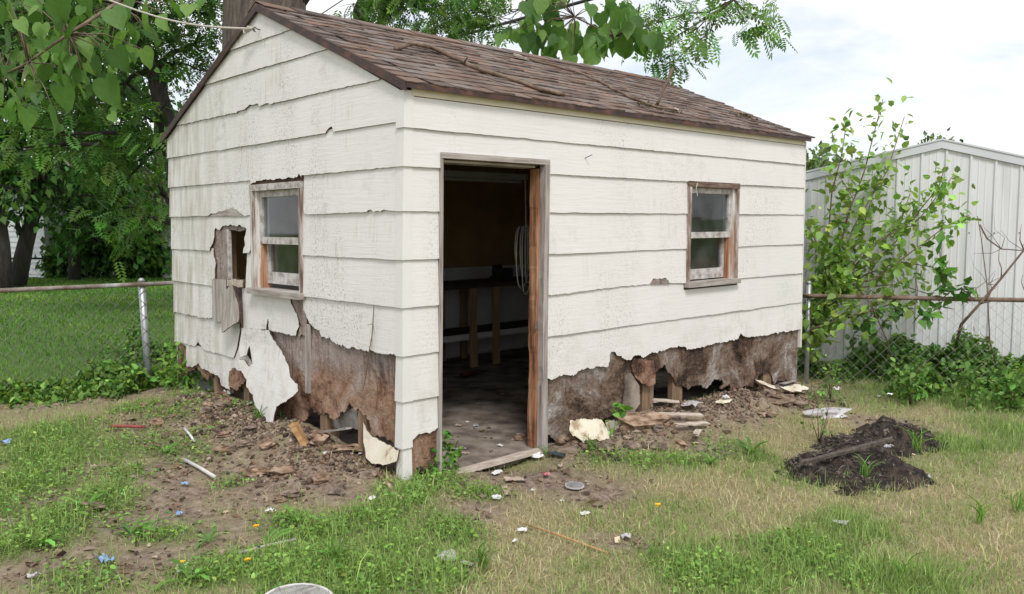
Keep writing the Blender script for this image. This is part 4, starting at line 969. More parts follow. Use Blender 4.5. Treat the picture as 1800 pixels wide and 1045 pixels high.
# white house and garage far left
def house(name, p0, p1, h, depth, label, roofh=1.2, lap_=.16):
    p0 = np.array(p0); p1 = np.array(p1); dx = (p1-p0); ln = np.linalg.norm(dx[:2]); ux = dx/ln; uy = np.array([-ux[1], ux[0], 0])
    e = empty(name, tuple(p0), label, 'house')
    def Q(a, b, c): return tuple(ux*a+uy*b+np.array([0, 0, c]))
    MB().box((0, 0, -.3), (ln, depth, h), Q).build('wall', 'white_house', e)
    m = MB(); z = 0.05
    while z < h-.02:
        n = len(m.V); m.V += [Q(0, -.035, z), Q(ln, -.035, z), Q(ln, -.004, z+lap_), Q(0, -.004, z+lap_), Q(0, -.002, z), Q(ln, -.002, z)]
        m.F += [(n, n+1, n+2, n+3), (n, n+4, n+5, n+1)]; z += lap_
    o = m.build('lap_siding', 'white_house', e); o['kind'] = 'stuff'
    MB().box((ln-.1, -.06, -.2), (ln+.06, .1, h), Q).build('corner_board', 'white_house', e)
    m = MB(); m.V = [Q(-.4, -.5, h-.05), Q(ln+.4, -.5, h-.05), Q(ln+.4, depth/2, h+roofh), Q(-.4, depth/2, h+roofh), Q(-.4, depth+.5, h-.05), Q(ln+.4, depth+.5, h-.05)]
    m.F = [(0, 1, 2, 3), (3, 2, 5, 4), (0, 4, 5, 1), (0, 3, 4), (1, 5, 2)]; m.build('roof', 'brown_roof', e)
    for wx in (.25, .62):
        w_ = MB().box((ln*wx, -.06, h*.45), (ln*wx+.9, .0, h*.85), Q).build('window', 'white_house', e)
        MB().box((ln*wx+.07, -.07, h*.48), (ln*wx+.83, -.05, h*.82), Q).build('pane', 'cable', w_)
    return e
hp = gpt(82, 489); hp[2] -= .1
hd = dep(hp)
ln0 = at(-230, 489, hd+2.0); ln0[2] = hp[2]
house('white_house', ln0, hp, 2.7, 6, 'white lap sided house behind the leaning tree')
gp1 = at(520, 480, 24.0); gp1[2] = plane_z(gp1[0], gp1[1]); gp0 = at(287, 480, 25.0); gp0[2] = gp1[2]
house('garage', gp0, gp1, 2.0, 5, 'pale grey white garage partly hidden by the shed gable', .9)

# ------------------------------------------------------------------ chain-link fences
def chain(name, A, B, h, posts, label, mat='wire', railmat='rust', pitch=.062, rail_r=.024, wire_r=.0021, postmat='galv', skip_mesh=False):
    A = np.array(A, float); B = np.array(B, float); ln = np.linalg.norm((B-A)[:2]); ux = (B-A)/ln
    e = empty(name, tuple(A), label, 'fence')
    def Q(a, z, o=0.0): return tuple(ux*a + np.array([-ux[1]*o, ux[0]*o, z]))
    MB().tube([Q(0, h), Q(ln*.33, h-.008), Q(ln*.66, h-.006), Q(ln, h)], rail_r, 8).build('top_rail', railmat, e, True)
    for a, r, mt, tl, ph in posts:
        MB().tube([Q(a+tl, -.15, .03), Q(a, ph, .03)], r, 10).build('post', mt, e, True)
        MB().tube([Q(a, ph, .03), Q(a, ph+.03, .03)], [r*1.15, r*.5], 10).build('post_cap', mt, e, True)
    if not skip_mesh:
        m = MB(); n = int(ln/pitch); rows = int((h-.03)/pitch)
        for i in range(n):
            pts = [Q((i+.5+(.5 if (i+j) % 2 else -.5))*pitch, .02+j*pitch, .004 if j % 2 else -.004) for j in range(rows+1)]
            m.tube(pts, wire_r, 3, False)
        m.build('chain_link_mesh', mat, e)
    return e
pa = np.array([*GR(258, 690), 0]); dirl = None
rl = at(0, 510, 6.9); rr_ = at(250, 499, 7.55)
za = float(plane_z(pa[0], pa[1]))
hL = rr_[2]-za
dv = np.array([rr_[0]-rl[0], rr_[1]-rl[1], 0]); dv = dv/np.linalg.norm(dv)
A = np.array([rr_[0], rr_[1], za]) - dv*4.2; Bp = np.array([rr_[0], rr_[1], za]) + dv*3.2
lfence = chain('chain_fence', A, Bp, hL, [(4.2, .031, 'galv', .03, hL+.02), (1.4, .026, 'rust', 0, hL), (6.3, .026, 'rust', 0, hL)], 'rusty chain link fence on the left with a leaning silver post', railmat='rail', rail_r=.02, wire_r=.0032)
ra = at(1422, 520, 8.58); rb = at(1800, 527, 8.05)
zb = float(plane_z(ra[0], ra[1])); hR = ra[2]-zb
dv = np.array([rb[0]-ra[0], rb[1]-ra[1], 0]); dv = dv/np.linalg.norm(dv)
rfence = chain('chain_fence', np.array([ra[0], ra[1], zb])-dv*.6, np.array([rb[0], rb[1], zb])+dv*3.0, hR, [(.6, .024, 'galv', .0, hR+.12), (3.4, .024, 'galv', 0, hR)], 'rusty vine wrapped chain link fence before the metal building', 'wire_light', 'rust', .062, .022, .0020)
fa = gpt(-60, 492); fb = gpt(210, 489); hF = (489-453)/1452*dep(gpt(60, 490))
chain('chain_fence', fa, fb, hF, [(x, .03, 'cable', 0, hF) for x in (1.5, 4.2, 6.6, 9.0)], 'far dark rail fence in front of the white house', 'wire', 'cable', .12, .03, .004)

# ------------------------------------------------------------------ metal building, right
mA = at(1395, 640, 9.55); mB_ = at(1960, 640, 8.75)
mz = float(plane_z(mA[0], mA[1]))-.02
mA[2] = mB_[2] = mz
mu = (mB_-mA); mln = np.linalg.norm(mu); mu = mu/mln; mv = np.array([-mu[1], mu[0], 0])   # mv points away from camera
if mv@FW < 0: mv = -mv
metal = empty('metal_building', tuple(mA), 'pale grey ribbed sheet metal building with low gable behind the right fence', 'building')
def onm(px, py):              # photo point on the metal gable wall
    d = ray(px, py); n = mv; t = ((mA-CAMP)@n)/(d@n); P = CAMP+d*t - mA; return float(P@mu), float(P[2])
pk = onm(1655, 252); el = onm(1419, 308); er_ = onm(1800, 283)
sl1 = (pk[1]-el[1])/(pk[0]-el[0]); sl2 = (pk[1]-er_[1])/(er_[0]-pk[0])
def mtop(a): return pk[1]-sl1*(pk[0]-a) if a < pk[0] else pk[1]-sl2*(a-pk[0])
def Qm(a, b, c): return tuple(mu*a+mv*b+np.array([0, 0, c]))
pw = .243; a0 = onm(1419, 400)[0]; k0 = a0 - (math.floor((onm(1655, 400)[0]-a0)/pw)+1)*pw + (onm(1655, 400)[0]-a0)
a = a0
xs_ = []
x = k0
while x < mln: xs_.append(x); x += pw
for x in xs_:
    x0 = max(x, a0)
    if x0 >= x+pw-.02: continue
    prof = [(0, .0), (.012, -.016), (.032, -.016), (.044, 0), (.09, 0), (.10, -.004), (.112, 0), (.16, 0), (.17, -.004), (.182, 0), (pw, 0)]
    V = []
    for q, b in prof:
        xx = max(x0, x+q); V += [Qm(xx, b, -.05), Qm(xx, b, mtop(xx)-.01)]
    mobj('wall_panel', V, [(2*i, 2*i+2, 2*i+3, 2*i+1) for i in range(len(prof)-1)], 'metal_wall', metal)
    for zz in (onm(1600, 410)[1],):
        MB().tube([Qm(x+.03, -.014, zz), Qm(x+.03, -.022, zz)], [.009, .007], 6).build('screw', 'screw', metal)
# corner, gable trim, roof, side wall
MB().box((a0-.05, -.01, -.05), (a0+.02, .05, mtop(a0)), Qm).build('corner_trim', 'metal_trim', metal)
def mtrim(x0, x1):
    V = []
    for x in (x0, x1):
        for b in (-.03, .0):
            for dz in (-.055, .045): V.append(Qm(x, b, mtop(x)+dz))
    mobj('gable_trim', V, [(0, 1, 3, 2), (4, 6, 7, 5), (0, 2, 6, 4), (1, 5, 7, 3), (0, 4, 5, 1), (2, 3, 7, 6)], 'metal_trim', metal)
mtrim(a0-.08, pk[0]); mtrim(pk[0], mln+.05)
for x0, x1 in ((a0-.10, pk[0]), (pk[0], mln+.1)):
    V = [Qm(x, b, mtop(x)+dz) for dz in (.03, .048) for x in (x0, x1) for b in (-.04, 5.0)]
    mobj('roof_sheet', V, [(0, 2, 3, 1), (4, 5, 7, 6), (0, 4, 6, 2), (1, 3, 7, 5), (0, 1, 5, 4), (2, 6, 7, 3)], 'metal_trim', metal)
MB().box((a0-.02, .02, -.05), (a0, 5.0, mtop(a0)), Qm).build('side_wall', 'metal_wall', metal)
MB().box((a0, 4.98, -.05), (mln, 5.0, mtop(a0)), Qm).build('rear_wall', 'metal_wall', metal)

# far trees beyond the metal building
for px_, py_, d, r, lab in ((1438, 296, 30, .95, 'hazy pale tree between the shed eave and metal roof'), (1475, 322, 33, .8, 'small pale far tree beside the shed eave'), (1585, 296, 42, 1.1, 'far rounded tree top left of the metal roof peak'), (1650, 268, 44, .7, 'far bare topped tree just over the metal roof peak')):
    c = at(px_, py_, d); bb = np.array([c[0], c[1], -.2])
    tree('far_tree', [bb, bb*.5+c*.5, c], [.3, .22, .1], [(c, r), (c+np.array([r*.8, 0, -r*.6]), r), (c+np.array([-r*.9, .3, -r*.9]), r*1.1), (c+np.array([0, 0, -r*2]), r*1.3)], 2600, .34, (.13, .2, .08), lab, group='far trees behind the metal building', csize=.4, per=20, limb=.08)

# ------------------------------------------------------------------ grass, straw, clover, weeds
def field(n, r0, r1, spread=.62, bias=1.0):
    r = r0 + (r1-r0)*NR.random(n)**bias; a = YAW + NR.uniform(-spread, spread, n)
    x = CAMP[0]+np.sin(a)*r; y = CAMP[1]+np.cos(a)*r
    ok = ~((x > -.03) & (x < L+.03) & (y > -.03) & (y < W+.03))
    return x[ok], y[ok]
def blades(name, x, y, h, wd, lean_, col, label):
    n = len(x); z = ground_z(x, y)-.004; a = NR.uniform(0, 2*math.pi, n); b = a+NR.normal(math.pi/2, .5, n)
    p = np.stack([x, y, z], -1); ld = np.stack([np.cos(a), np.sin(a), 0*a], -1)*(lean_*h)[:, None]; sd_ = np.stack([np.cos(b), np.sin(b), 0*b], -1)*(wd/2)[:, None]
    hz_ = np.stack([0*h, 0*h, h], -1)
    up_ = np.sqrt(np.clip(1-np.minimum(lean_, .97)**2, .03, 1))[:, None]
    m = p + ld*.35 + hz_*.62*up_; t = p + ld + hz_*up_
    V = np.stack([p-sd_, p+sd_, m+sd_*.75, m-sd_*.75, t], 1).reshape(-1, 3)
    k = (np.arange(n)*5)[:, None]
    Fc = np.concatenate([k+np.array([[0, 1, 2]]), k+np.array([[0, 2, 3]]), k+np.array([[3, 2, 4]])])
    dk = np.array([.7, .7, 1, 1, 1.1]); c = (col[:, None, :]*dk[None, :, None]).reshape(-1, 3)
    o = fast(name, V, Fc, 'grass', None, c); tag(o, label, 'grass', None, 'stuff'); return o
def in_pile(x, y):
    a = GR(1510, 800); return ((x-a[0])**2+(y-a[1])**2) < .0
# yard grass
x, y = field(330000, 2.6, 11.0, .70, 1.25)
d = dirt_w(x, y); l = lush_w(x, y); bn = beyond(x, y); pn = fbm(x*3.3, y*3.3, 55); rgt = np.clip((x*.73-y*.68)*.35+.35, 0, 1)
keep = NR.random(len(x)) < np.clip((.30+.55*l+.45*rgt*pn*1.6)*(1-.95*np.clip(d*1.25, 0, 1)), 0.015, 1)*(1-bn)
x, y, l, pn, rgt = x[keep], y[keep], l[keep], pn[keep], rgt[keep]; n = len(x)
gmix = np.clip(l*1.1 + (pn-.44)*2.8 + NR.normal(0, .3, n) + .84 - .24*rgt, 0, 1)[:, None]
col = (1-gmix)*np.array([[.56, .47, .30]]) + gmix*np.array([[.24, .355, .10]])
col *= np.exp(NR.normal(0, .25, (n, 1)))
h = NR.gamma(4, .0115, n)*(.75+.6*l) + .014
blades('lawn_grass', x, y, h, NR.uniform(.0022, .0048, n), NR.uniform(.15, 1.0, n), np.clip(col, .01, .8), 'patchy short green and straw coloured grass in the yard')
# dead straw lying flat
x, y = field(95000, 2.6, 9.5, .70, 1.2)
pn = fbm(x*2.6+9, y*2.6, 65); d = dirt_w(x, y); keep = NR.random(len(x)) < np.clip((pn-.38)*2.6, .05, 1)*(1-beyond(x, y))*(1-.45*d)*np.clip(.35+(x*.73-y*.68)*.4+.35, .25, 1)
x, y = x[keep], y[keep]; n = len(x)
col = np.array([[.50, .40, .24]])*np.exp(NR.normal(0, .3, (n, 1)))*(1+NR.normal(0, .08, (n, 3)))
blades('dead_straw', x, y, NR.uniform(.03, .10, n), NR.uniform(.002, .0042, n), NR.uniform(.93, .985, n), np.clip(col, .01, .8), 'dry tan straw and dead stems lying on the yard')
# neighbour lawn
x = NR.uniform(-14, 9, 150000); y = 3.9 + 19*NR.random(150000)**1.5
ok = (beyond(x, y) > .3) & ~((x > -.05) & (x < L+.05) & (y < W+.05)) & (NR.random(len(x)) < .95) & ((x-CAMP[0])*.7308-(y-CAMP[1])*.6826 < 1.5)
x, y = x[ok], y[ok]; n = len(x); pn = fbm(x*.7, y*.7, 75)
col = (np.array([[.105, .235, .04]]) + np.clip(pn-.42, 0, 1)[:, None]*np.array([[.28, .3, .03]]))*np.exp(NR.normal(0, .22, (n, 1)))
dd = np.hypot(x-CAMP[0], y-CAMP[1])
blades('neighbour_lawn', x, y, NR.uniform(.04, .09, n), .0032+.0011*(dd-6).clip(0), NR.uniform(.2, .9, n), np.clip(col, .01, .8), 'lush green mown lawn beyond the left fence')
# clover and small broad leaves in the lush patches
def leafmat(name, x, y, size, base, zmax, label, tmpl=OVAL, flat=1.0, var=.3, cat='ground cover'):
    n = len(x); p = np.stack([x, y, ground_z(x, y)+NR.uniform(.004, 1, n)*zmax], -1)
    tip = NR.normal(0, 1, (n, 3))*np.array([1, 1, .35]); nr = NR.normal(0, .35, (n, 3))+np.array([0, 0, flat])
    V, Fc, c = scatter(tmpl, p, orient(tip, nr), size, leafcol(n, base, var, .2)); o = fast(name, V, Fc, 'leaf', None, c); return tag(o, label, cat, None, 'stuff')
x, y = field(150000, 2.6, 9.5, .70, 1.1)
l = lush_w(x, y); d = dirt_w(x, y); keep = (NR.random(len(x)) < np.clip((l-.25)*1.3 + .16*(fbm(x*4.5, y*4.5, 45) > .5), 0, 1)*(1-.5*d)*(1-beyond(x, y))) & (x*.73-y*.68 < 2.2)
x, y = x[keep], y[keep]; l = l[keep]
leafmat('clover_patch', x, y, NR.uniform(.012, .03, len(x)), (.20, .34, .075), .01+.05*l, 'low clover and chickweed carpet in the green patches')
# debris crumbs: bark, wood and soil flakes on the bare earth
x, y = field(60000, 2.6, 9.5, .70, 1.1)
d = dirt_w(x, y); keep = NR.random(len(x)) < np.clip(d*.8-.15, 0, 1)*np.clip((fbm(x*3.7, y*3.7, 41)-.3)*3, .1, 1)*(1-beyond(x, y)); x, y = x[keep], y[keep]; n = len(x)
p = np.stack([x, y, ground_z(x, y)+NR.uniform(.0, .012, n)], -1)
pal = np.array([[.13, .085, .063], [.21, .145, .108], [.30, .22, .17], [.075, .053, .042], [.40, .32, .25], [.25, .155, .108]])
V, Fc, c = scatter(LEAF, p, orient(NR.normal(0, 1, (n, 3))*np.array([1, 1, .3]), NR.normal(0, .5, (n, 3))+np.array([0, 0, 1])), NR.gamma(2.2, .011, n)+.006, pal[NR.integers(0, 6, n)]*np.exp(NR.normal(0, .25, (n, 1))))
o = fast('wood_crumbs', V, Fc, m_attr.__name__ and 'grass', None, c); tag(o, 'brown flakes of rotten wood and bark strewn on bare soil', 'debris', None, 'stuff')

# crumbled wall rubble banked along both walls
OCT = (np.array([(1, 0, 0), (0, 1, 0), (-1, 0, 0), (0, -1, 0), (.15, .1, .8), (-.1, 0, -.7)])*.5, np.array([(0, 1, 4), (1, 2, 4), (2, 3, 4), (3, 0, 4), (1, 0, 5), (2, 1, 5), (3, 2, 5), (0, 3, 5)]))
n1 = 6500; xa = -.03-np.abs(NR.normal(0, .34, n1)); ya = NR.uniform(.05, 2.9, n1); n2_ = 6500; xb = NR.uniform(1.28, 4.75, n2_); yb = -.03-np.abs(NR.normal(0, .24, n2_))
x = np.concatenate([xa, xb]); y = np.concatenate([ya, yb]); n = len(x)
keep = NR.random(n) < np.clip((fbm(x*3, y*3, 95)-.25)*2.4, .1, 1); x, y = x[keep], y[keep]; n = len(x)
sz_ = np.clip(NR.gamma(1.2, .010, n)+.006, 0, .06); p = np.stack([x, y, ground_z(x, y)+sz_*.12], -1)
Rm = orient(rdir(n)*np.array([1, 1, .5]), rdir(n)+np.array([0, 0, 1.2])); V, Fc, c = scatter(OCT, p, Rm, sz_, pal[NR.integers(0, 6, n)]*np.exp(NR.normal(0, .2, (n, 1))))
V = V + NR.normal(0, .0025, V.shape)
o = fast('crumbled_rubble', V, Fc, 'grass', None, c); tag(o, 'crumbled brown wood and soil rubble banked along the shed walls', 'rubble', None, 'stuff')

# weed banks along the fences
def weedbank(name, segs, n, size, base, label, tmpl=LEAF, hmax=.4):
    P = []
    for (x0, y0), (x1, y1), wdt, h in segs:
        m = n//len(segs); t = NR.random(m); ox = NR.normal(0, wdt, m); dx, dy = x1-x0, y1-y0; ln = math.hypot(dx, dy)
        xx = x0+dx*t-dy/ln*ox; yy = y0+dy*t+dx/ln*ox
        hh = h*np.clip(fbm(xx*3, yy*3, 85)*2.1-.25, .08, 1.2)*np.exp(-(ox/(wdt*1.6))**2)
        P.append(np.stack([xx, yy, ground_z(xx, yy)+hh*NR.random(m)**.7], -1))
    P = np.concatenate(P); m = len(P)
    ok = ~((P[:, 0] > -.02) & (P[:, 0] < L+.03) & (P[:, 1] > -.02) & (P[:, 1] < W+.02)); P = P[ok]; m = len(P)
    tip = NR.normal(0, .8, (m, 3))+np.array([0, 0, .1]); nr = NR.normal(0, .5, (m, 3))+np.array([0, 0, 1.0])
    V, Fc, c = scatter(tmpl, P, orient(tip, nr), size*NR.uniform(.5, 1.4, m), leafcol(m, base, .4, .25)); o = fast(name, V, Fc, 'leaf', None, c); return tag(o, label, 'weeds', None, 'stuff')
fx = lambda a, b: GR(a, b)
weedbank('weed_bank', [(fx(1425, 660), fx(1560, 655), .14, .30), (fx(1540, 660), fx(1700, 672), .20, .42), (fx(1660, 672), fx(1830, 690), .24, .50), (fx(1590, 690), fx(1640, 700), .12, .22), (fx(1760, 690), fx(1900, 720), .22, .45)], 26000, .058, (.15, .265, .07), 'thick green weeds at the foot of the right fence', OVAL)
weedbank('weed_bank', [(fx(160, 682), fx(250, 690), .14, .28), (fx(200, 668), fx(330, 672), .12, .26), (fx(0, 695), fx(160, 690), .16, .10), (fx(235, 650), fx(300, 640), .10, .45)], 9000, .055, (.135, .245, .055), 'leafy weeds at the foot of the left fence', OVAL)

# single plants
def plant(name, base, stems, nleaf, size, base_col, label, tmpl=OVAL, cat='plant', group=None, stemr=.006, stemmat='twig', jitter=.04, upn=1.0):
    base = np.array(base, float); e = empty(name, tuple(base), label, cat, group); P = []; m = MB()
    for s in stems:
        s = [np.array(q, float)-base for q in s]; m.tube(s, [stemr*(1-.75*i/(len(s)-1)) for i in range(len(s))], 5)
        L_ = len(s)
        for _ in range(max(2, nleaf//len(stems))):
            t = (rnd.random()**.7)*(L_-1)*.999; i = int(t); q = s[i]+(s[i+1]-s[i])*(t-i); P.append(q+NR.normal(0, jitter, 3))
    m.build('stem', stemmat, e, True)
    P = np.array(P); k = len(P); tip = NR.normal(0, .7, (k, 3))+np.array([0, 0, -.25]); nr = NR.normal(0, .45, (k, 3))+np.array([0, 0, upn])
    V, Fc, c = scatter(tmpl, P, orient(tip, nr), size*NR.uniform(.55, 1.3, k), leafcol(k, base_col, .28, .2)); o = fast('foliage', V, Fc, 'leaf', e, c); o['kind'] = 'stuff'
    return e
# sapling at the shed's far corner
sb = gp(1412, 640); ds = 8.75
def S(*pts): return [np.array(sb)] + [at(a, b, ds+c) for a, b, c in pts]
main = [(1418, 590, 0), (1440, 545, -.05), (1462, 510, -.1)]
stems = [S(*main, (1500, 470, -.1), (1545, 425, -.2), (1600, 390, -.25), (1650, 330, -.25), (1662, 290, -.25)), S(*main, (1470, 450, 0), (1490, 380, .05), (1520, 300, .1), (1535, 240, .1), (1552, 175, .1)),
         S(*main, (1445, 450, 0), (1432, 420, 0), (1418, 395, 0)), S(*main, (1455, 430, .1), (1462, 340, .1), (1480, 270, .1), (1488, 215, .1)), S(*main, (1540, 490, -.2), (1600, 445, -.3), (1660, 400, -.3), (1705, 378, -.3)),
         S(*main, (1530, 480, 0), (1580, 460, 0), (1640, 470, -.1), (1665, 495, -.1)), S(*main, (1500, 400, .1), (1560, 300, .1), (1590, 205, .1)), S(*main, (1510, 420, .2), (1530, 360, .2), (1545, 300, .2)), S(*main, (1560, 440, -.2), (1620, 380, -.2), (1675, 310, -.2)), S(*main, (1480, 480, 0), (1450, 470, 0), (1425, 500, 0)),
         S((1425, 580, -.2), (1480, 560, -.3), (1540, 545, -.3), (1600, 520, -.3)), S(*main, (1520, 505, -.1), (1580, 500, -.1), (1640, 520, -.1)), S(*main, (1476, 440, 0), (1500, 350, 0), (1470, 300, 0)), S(*main, (1520, 440, .1), (1580, 400, .1), (1600, 340, .1))]
MAIN_STEM = [np.array(sb)] + [at(a, b, ds+c) for a, b, c in main]
sap = plant('mulberry_sapling', sb, stems, 2500, .092, (.24, .38, .09), 'leafy mulberry sapling growing between the shed corner and metal building', tmpl=OVAL, cat='sapling', stemr=.016, jitter=.085)
MB().tube([p-np.array(sb) for p in MAIN_STEM], [.034, .03, .027, .02], 8).build('trunk', 'twig', sap, True)
# drooping compound leaves and bare vines on the right fence
def vine(name, pts, r, label, group='bare vines on the right fence', side=5):
    pts = [np.array(p) for p in pts]; e = empty(name, tuple(pts[0]), label, 'vine', group)
    MB().tube([p-pts[0] for p in pts], [r*(1-.6*i/(len(pts)-1)) for i in range(len(pts))], 5).build('stem', 'twig', e, True)
    m = MB()
    for k in range(side):
        i = rnd.randrange(1, len(pts)-1) if len(pts) > 2 else 0; q = pts[i]; w_ = q+np.array([rnd.uniform(-.25, .25), rnd.uniform(-.2, .2), rnd.uniform(-.1, .35)])
        MB().tube([p-pts[0] for p in wob(q, w_, 3, .12, k)], [r*.4, r*.3, r*.2, r*.1], 4).build('twig', 'twig', e, True)
vine('bare_vine', [gp(1670, 650), at(1690, 570, 8.2), at(1722, 535, 8.1), at(1760, 490, 8.1), at(1800, 440, 8.0), at(1850, 400, 8)], .018, 'bare woody vine leaning up over the fence rail at right')
vine('bare_vine', [gp(1575, 665), at(1560, 600, 8.4), at(1535, 545, 8.4), at(1525, 520, 8.4)], .010, 'bare stem slanting up to the rail below the sapling')
vine('bare_vine', [gp(1760, 680), at(1740, 600, 8.1), at(1735, 500, 8.1), at(1725, 420, 8.2), at(1718, 380, 8.2)], .008, 'thin bare shoot rising before the ribbed wall')
vine('bare_vine', [at(1722, 395, 8.1), at(1735, 420, 8.1), at(1760, 438, 8.1), at(1800, 441, 8.1), at(1880, 445, 8.0)], .009, 'dead twig curving level at the right picture edge', side=8)
m_ = [at(1412+i*18, 519.5+i*.35+1.2*math.sin(i*2.3), 8.58-i*.0246) + np.array([0, 0, .012*math.cos(i*1.9)]) for i in range(26)]
vine('bare_vine', m_, .017, 'dead brown vine wound along the right fence rail', side=14)
for i, (pts, lab) in enumerate((([at(1650, 530, 8.2), at(1672, 512, 8.15), at(1690, 508, 8.1), at(1705, 512, 8.05)], 'small spray of long leaves over the fence rail'), ([at(1650, 430, 8.3), at(1655, 470, 8.2), at(1662, 505, 8.2)], 'hanging spray of long dark leaves above the rail'), ([at(1655, 540, 8.2), at(1635, 550, 8.2), at(1618, 562, 8.2)], 'drooping spray of long leaves below the rail'))):
    plant('sumac_spray', pts[0], [pts], 26, .14, (.10, .23, .045), lab, tmpl=LEAF, group='leaf sprays on the right fence', jitter=.03, stemr=.006)
vp = gp(1500, 640); plant('creeper_plant', vp, [[vp, at(1500, 590, 8.5), at(1525, 560, 8.5), at(1540, 545, 8.5)], [vp, at(1520, 600, 8.5), at(1530, 570, 8.5)], [vp, at(1560, 560, 8.5), at(1590, 530, 8.5)]], 90, .1, (.09, .2, .045), 'dark creeper climbing the right fence below the sapling', tmpl=OVAL, jitter=.05)
dv_ = [np.array(T(Mg(*((lambda q: (q[0], .045, q[1]))(CG4(*p)))))) for p in [(1106, 108), (1100, 200), (1096, 260), (1082, 335), (1070, 430), (1050, 540), (1075, 640)]]
e = empty('dry_vine', tuple(dv_[0]), 'thin dry vine hanging down the gable near the corner', 'vine'); MB().tube([p-dv_[0] for p in dv_], [.004]*6+[.002], 4).build('stem', 'twig', e)
for k in range(7):
    i = 1+k % 5; q = dv_[i]-dv_[0]; MB().tube([q, q+np.array([-.01, rnd.uniform(-.05, .05), rnd.uniform(-.09, .03)])], [.0025, .001], 4).build('twig', 'twig', e)
# weeds near the shed
q = gp(1078, 800); plant('milkweed_seedling', q, [[q, at(1079, 770, 5.95), at(1082, 735, 5.95), at(1085, 712, 5.95)], [at(1081, 740, 5.95), at(1095, 715, 5.93), at(1102, 725, 5.9)], [q, at(1075, 775, 5.9), at(1067, 730, 5.9)]], 26, .075, (.16, .33, .055), 'young upright weed before the rotten front wall', tmpl=OVAL, jitter=.015, stemr=.004)
q = gp(775, 838); plant('nightshade_vine', q, [[q, F_ if False else np.array(q)+(.0, .08, .16), np.array(q)+(-.02, .13, .34)], [q, np.array(q)+(.06, .06, .14), np.array(q)+(.10, .05, .24)], [q, np.array(q)+(-.05, .04, .1), np.array(q)+(.02, .1, .22)], [q, np.array(q)+(.09, 0, .06), np.array(q)+(.14, .02, .13)]], 150, .05, (.14, .29, .05), 'leafy green vine climbing the left door post', tmpl=OVAL, jitter=.025, stemr=.004)
q = gp(318, 690); q = np.array(q); plant('pokeweed', q, [[q, q+(-.03, -.02, .2), q+(.0, .0, .42)], [q, q+(.05, -.1, .18), q+(.1, -.15, .33)], [q, q+(-.12, -.02, .15), q+(-.2, .02, .25)], [q, q+(.1, -.12, .1), q+(.2, -.25, .22)]], 260, .06, (.16, .32, .055), 'pale green weed at the far gable corner', tmpl=OVAL, jitter=.05, stemr=.005)
for i, (a, b, n, s, lab) in enumerate(((250, 640, 110, .07, 'broad leaved weed standing beside the silver fence post'), (195, 640, 90, .06, 'tall weed left of the silver fence post'), (1600, 690, 120, .09, 'bright leafed weed at the front of the right weeds'), (1780, 700, 120, .1, 'tall pale weed at the right picture edge'), (1700, 700, 90, .09, 'grey green weed between grass and right fence'), (1460, 690, 60, .06, 'grassy weed near the shed far corner'), (1440, 760, 40, .05, 'small weed before the grey tarp lump'))):
    q = np.array(gp(a, b+20)); plant('tall_weed', q, [[q, q+(rnd.uniform(-.08, .08), rnd.uniform(-.08, .08), .2), q+(rnd.uniform(-.15, .15), rnd.uniform(-.15, .15), .40)] for _ in range(5)], n*2, s*.62, (.14, .27, .06), lab, tmpl=OVAL, group='tall weeds along the fences', jitter=.05, stemr=.004)
# long-leaved tufts and rosettes
def strip_leaf(ws, arch):
    V = [(0, 0, 0)]; Fc = []; n = len(ws)
    for i, w_ in enumerate(ws):
        y = (i+1)/(n+1); z = arch*math.sin(y*math.pi*.9) - arch*.5*y*y
        V += [(-w_, y, z+.02), (0, y, z), (w_, y, z+.02)]
    V.append((0, 1, -arch*.5))
    Fc += [(0, 2, 1), (0, 3, 2)]
    for i in range(n-1):
        b = 1+3*i; Fc += [(b, b+1, b+4), (b, b+4, b+3), (b+1, b+2, b+5), (b+1, b+5, b+4)]
    b = 1+3*(n-1); Fc += [(b, b+1, b+3), (b+1, b+2, b+3)]
    return np.array(V), np.array(Fc)
ROS = strip_leaf([.02, .05, .035, .075, .045, .095, .055, .08], .16); TUF = strip_leaf([.014, .018, .018, .014, .008], .22)
def rosette(a, b, n, s, label, up=.35, base=(.1, .22, .04), name='dandelion_rosette'):
    tall = up >= .9; n = int(n*(2.6 if tall else 1.3)); q = np.array(gp(a, b)); ang_ = np.linspace(0, 2*math.pi, n, endpoint=False)+NR.normal(0, .5, n)
    tip = np.stack([np.cos(ang_), np.sin(ang_), up+NR.normal(0, .45 if tall else .18, n)], -1); nr = np.tile(np.array([[0, 0, 1.0]]), (n, 1))+NR.normal(0, .15, (n, 3))
    V, Fc, c = scatter(TUF if tall else ROS, NR.normal(0, .012 if tall else .004, (n, 3))*np.array([1, 1, 0]), orient(tip, nr), s*.8*NR.uniform(.4, 1.2, n), leafcol(n, tuple(1.25*q_ for q_ in base), .25, .15))
    o = fast(name, V, Fc, 'leaf', None, c); o.location = q; return tag(o, label, 'weed', 'weed rosettes in the yard')
rosette(335, 1020, 12, .20, 'spreading dandelion leaves nearest the bottom left of the yard')
rosette(365, 955, 9, .13, 'small upright rosette on the bare soil left of centre')
rosette(520, 920, 14, .15, 'leafy rosette on bare soil below the wood chips')
rosette(150, 900, 12, .18, 'large leaf tuft in the left foreground weeds', .6)
rosette(70, 960, 11, .16, 'broad leaf tuft near the lower left edge', .5)
rosette(230, 935, 10, .14, 'flat rosette beside the dead straw at left')
rosette(470, 960, 10, .16, 'long leaf rosette left of the clover carpet')
rosette(290, 800, 11, .16, 'dark leaf tuft below the red stick', .5)
rosette(205, 860, 10, .14, 'flat weed rosette left of the bare soil', .3)
rosette(1250, 815, 12, .16, 'bushy weed at the edge of dirt before the front wall', .7)
rosette(1320, 800, 14, .18, 'larger bushy weed left of the dark compost', .7)
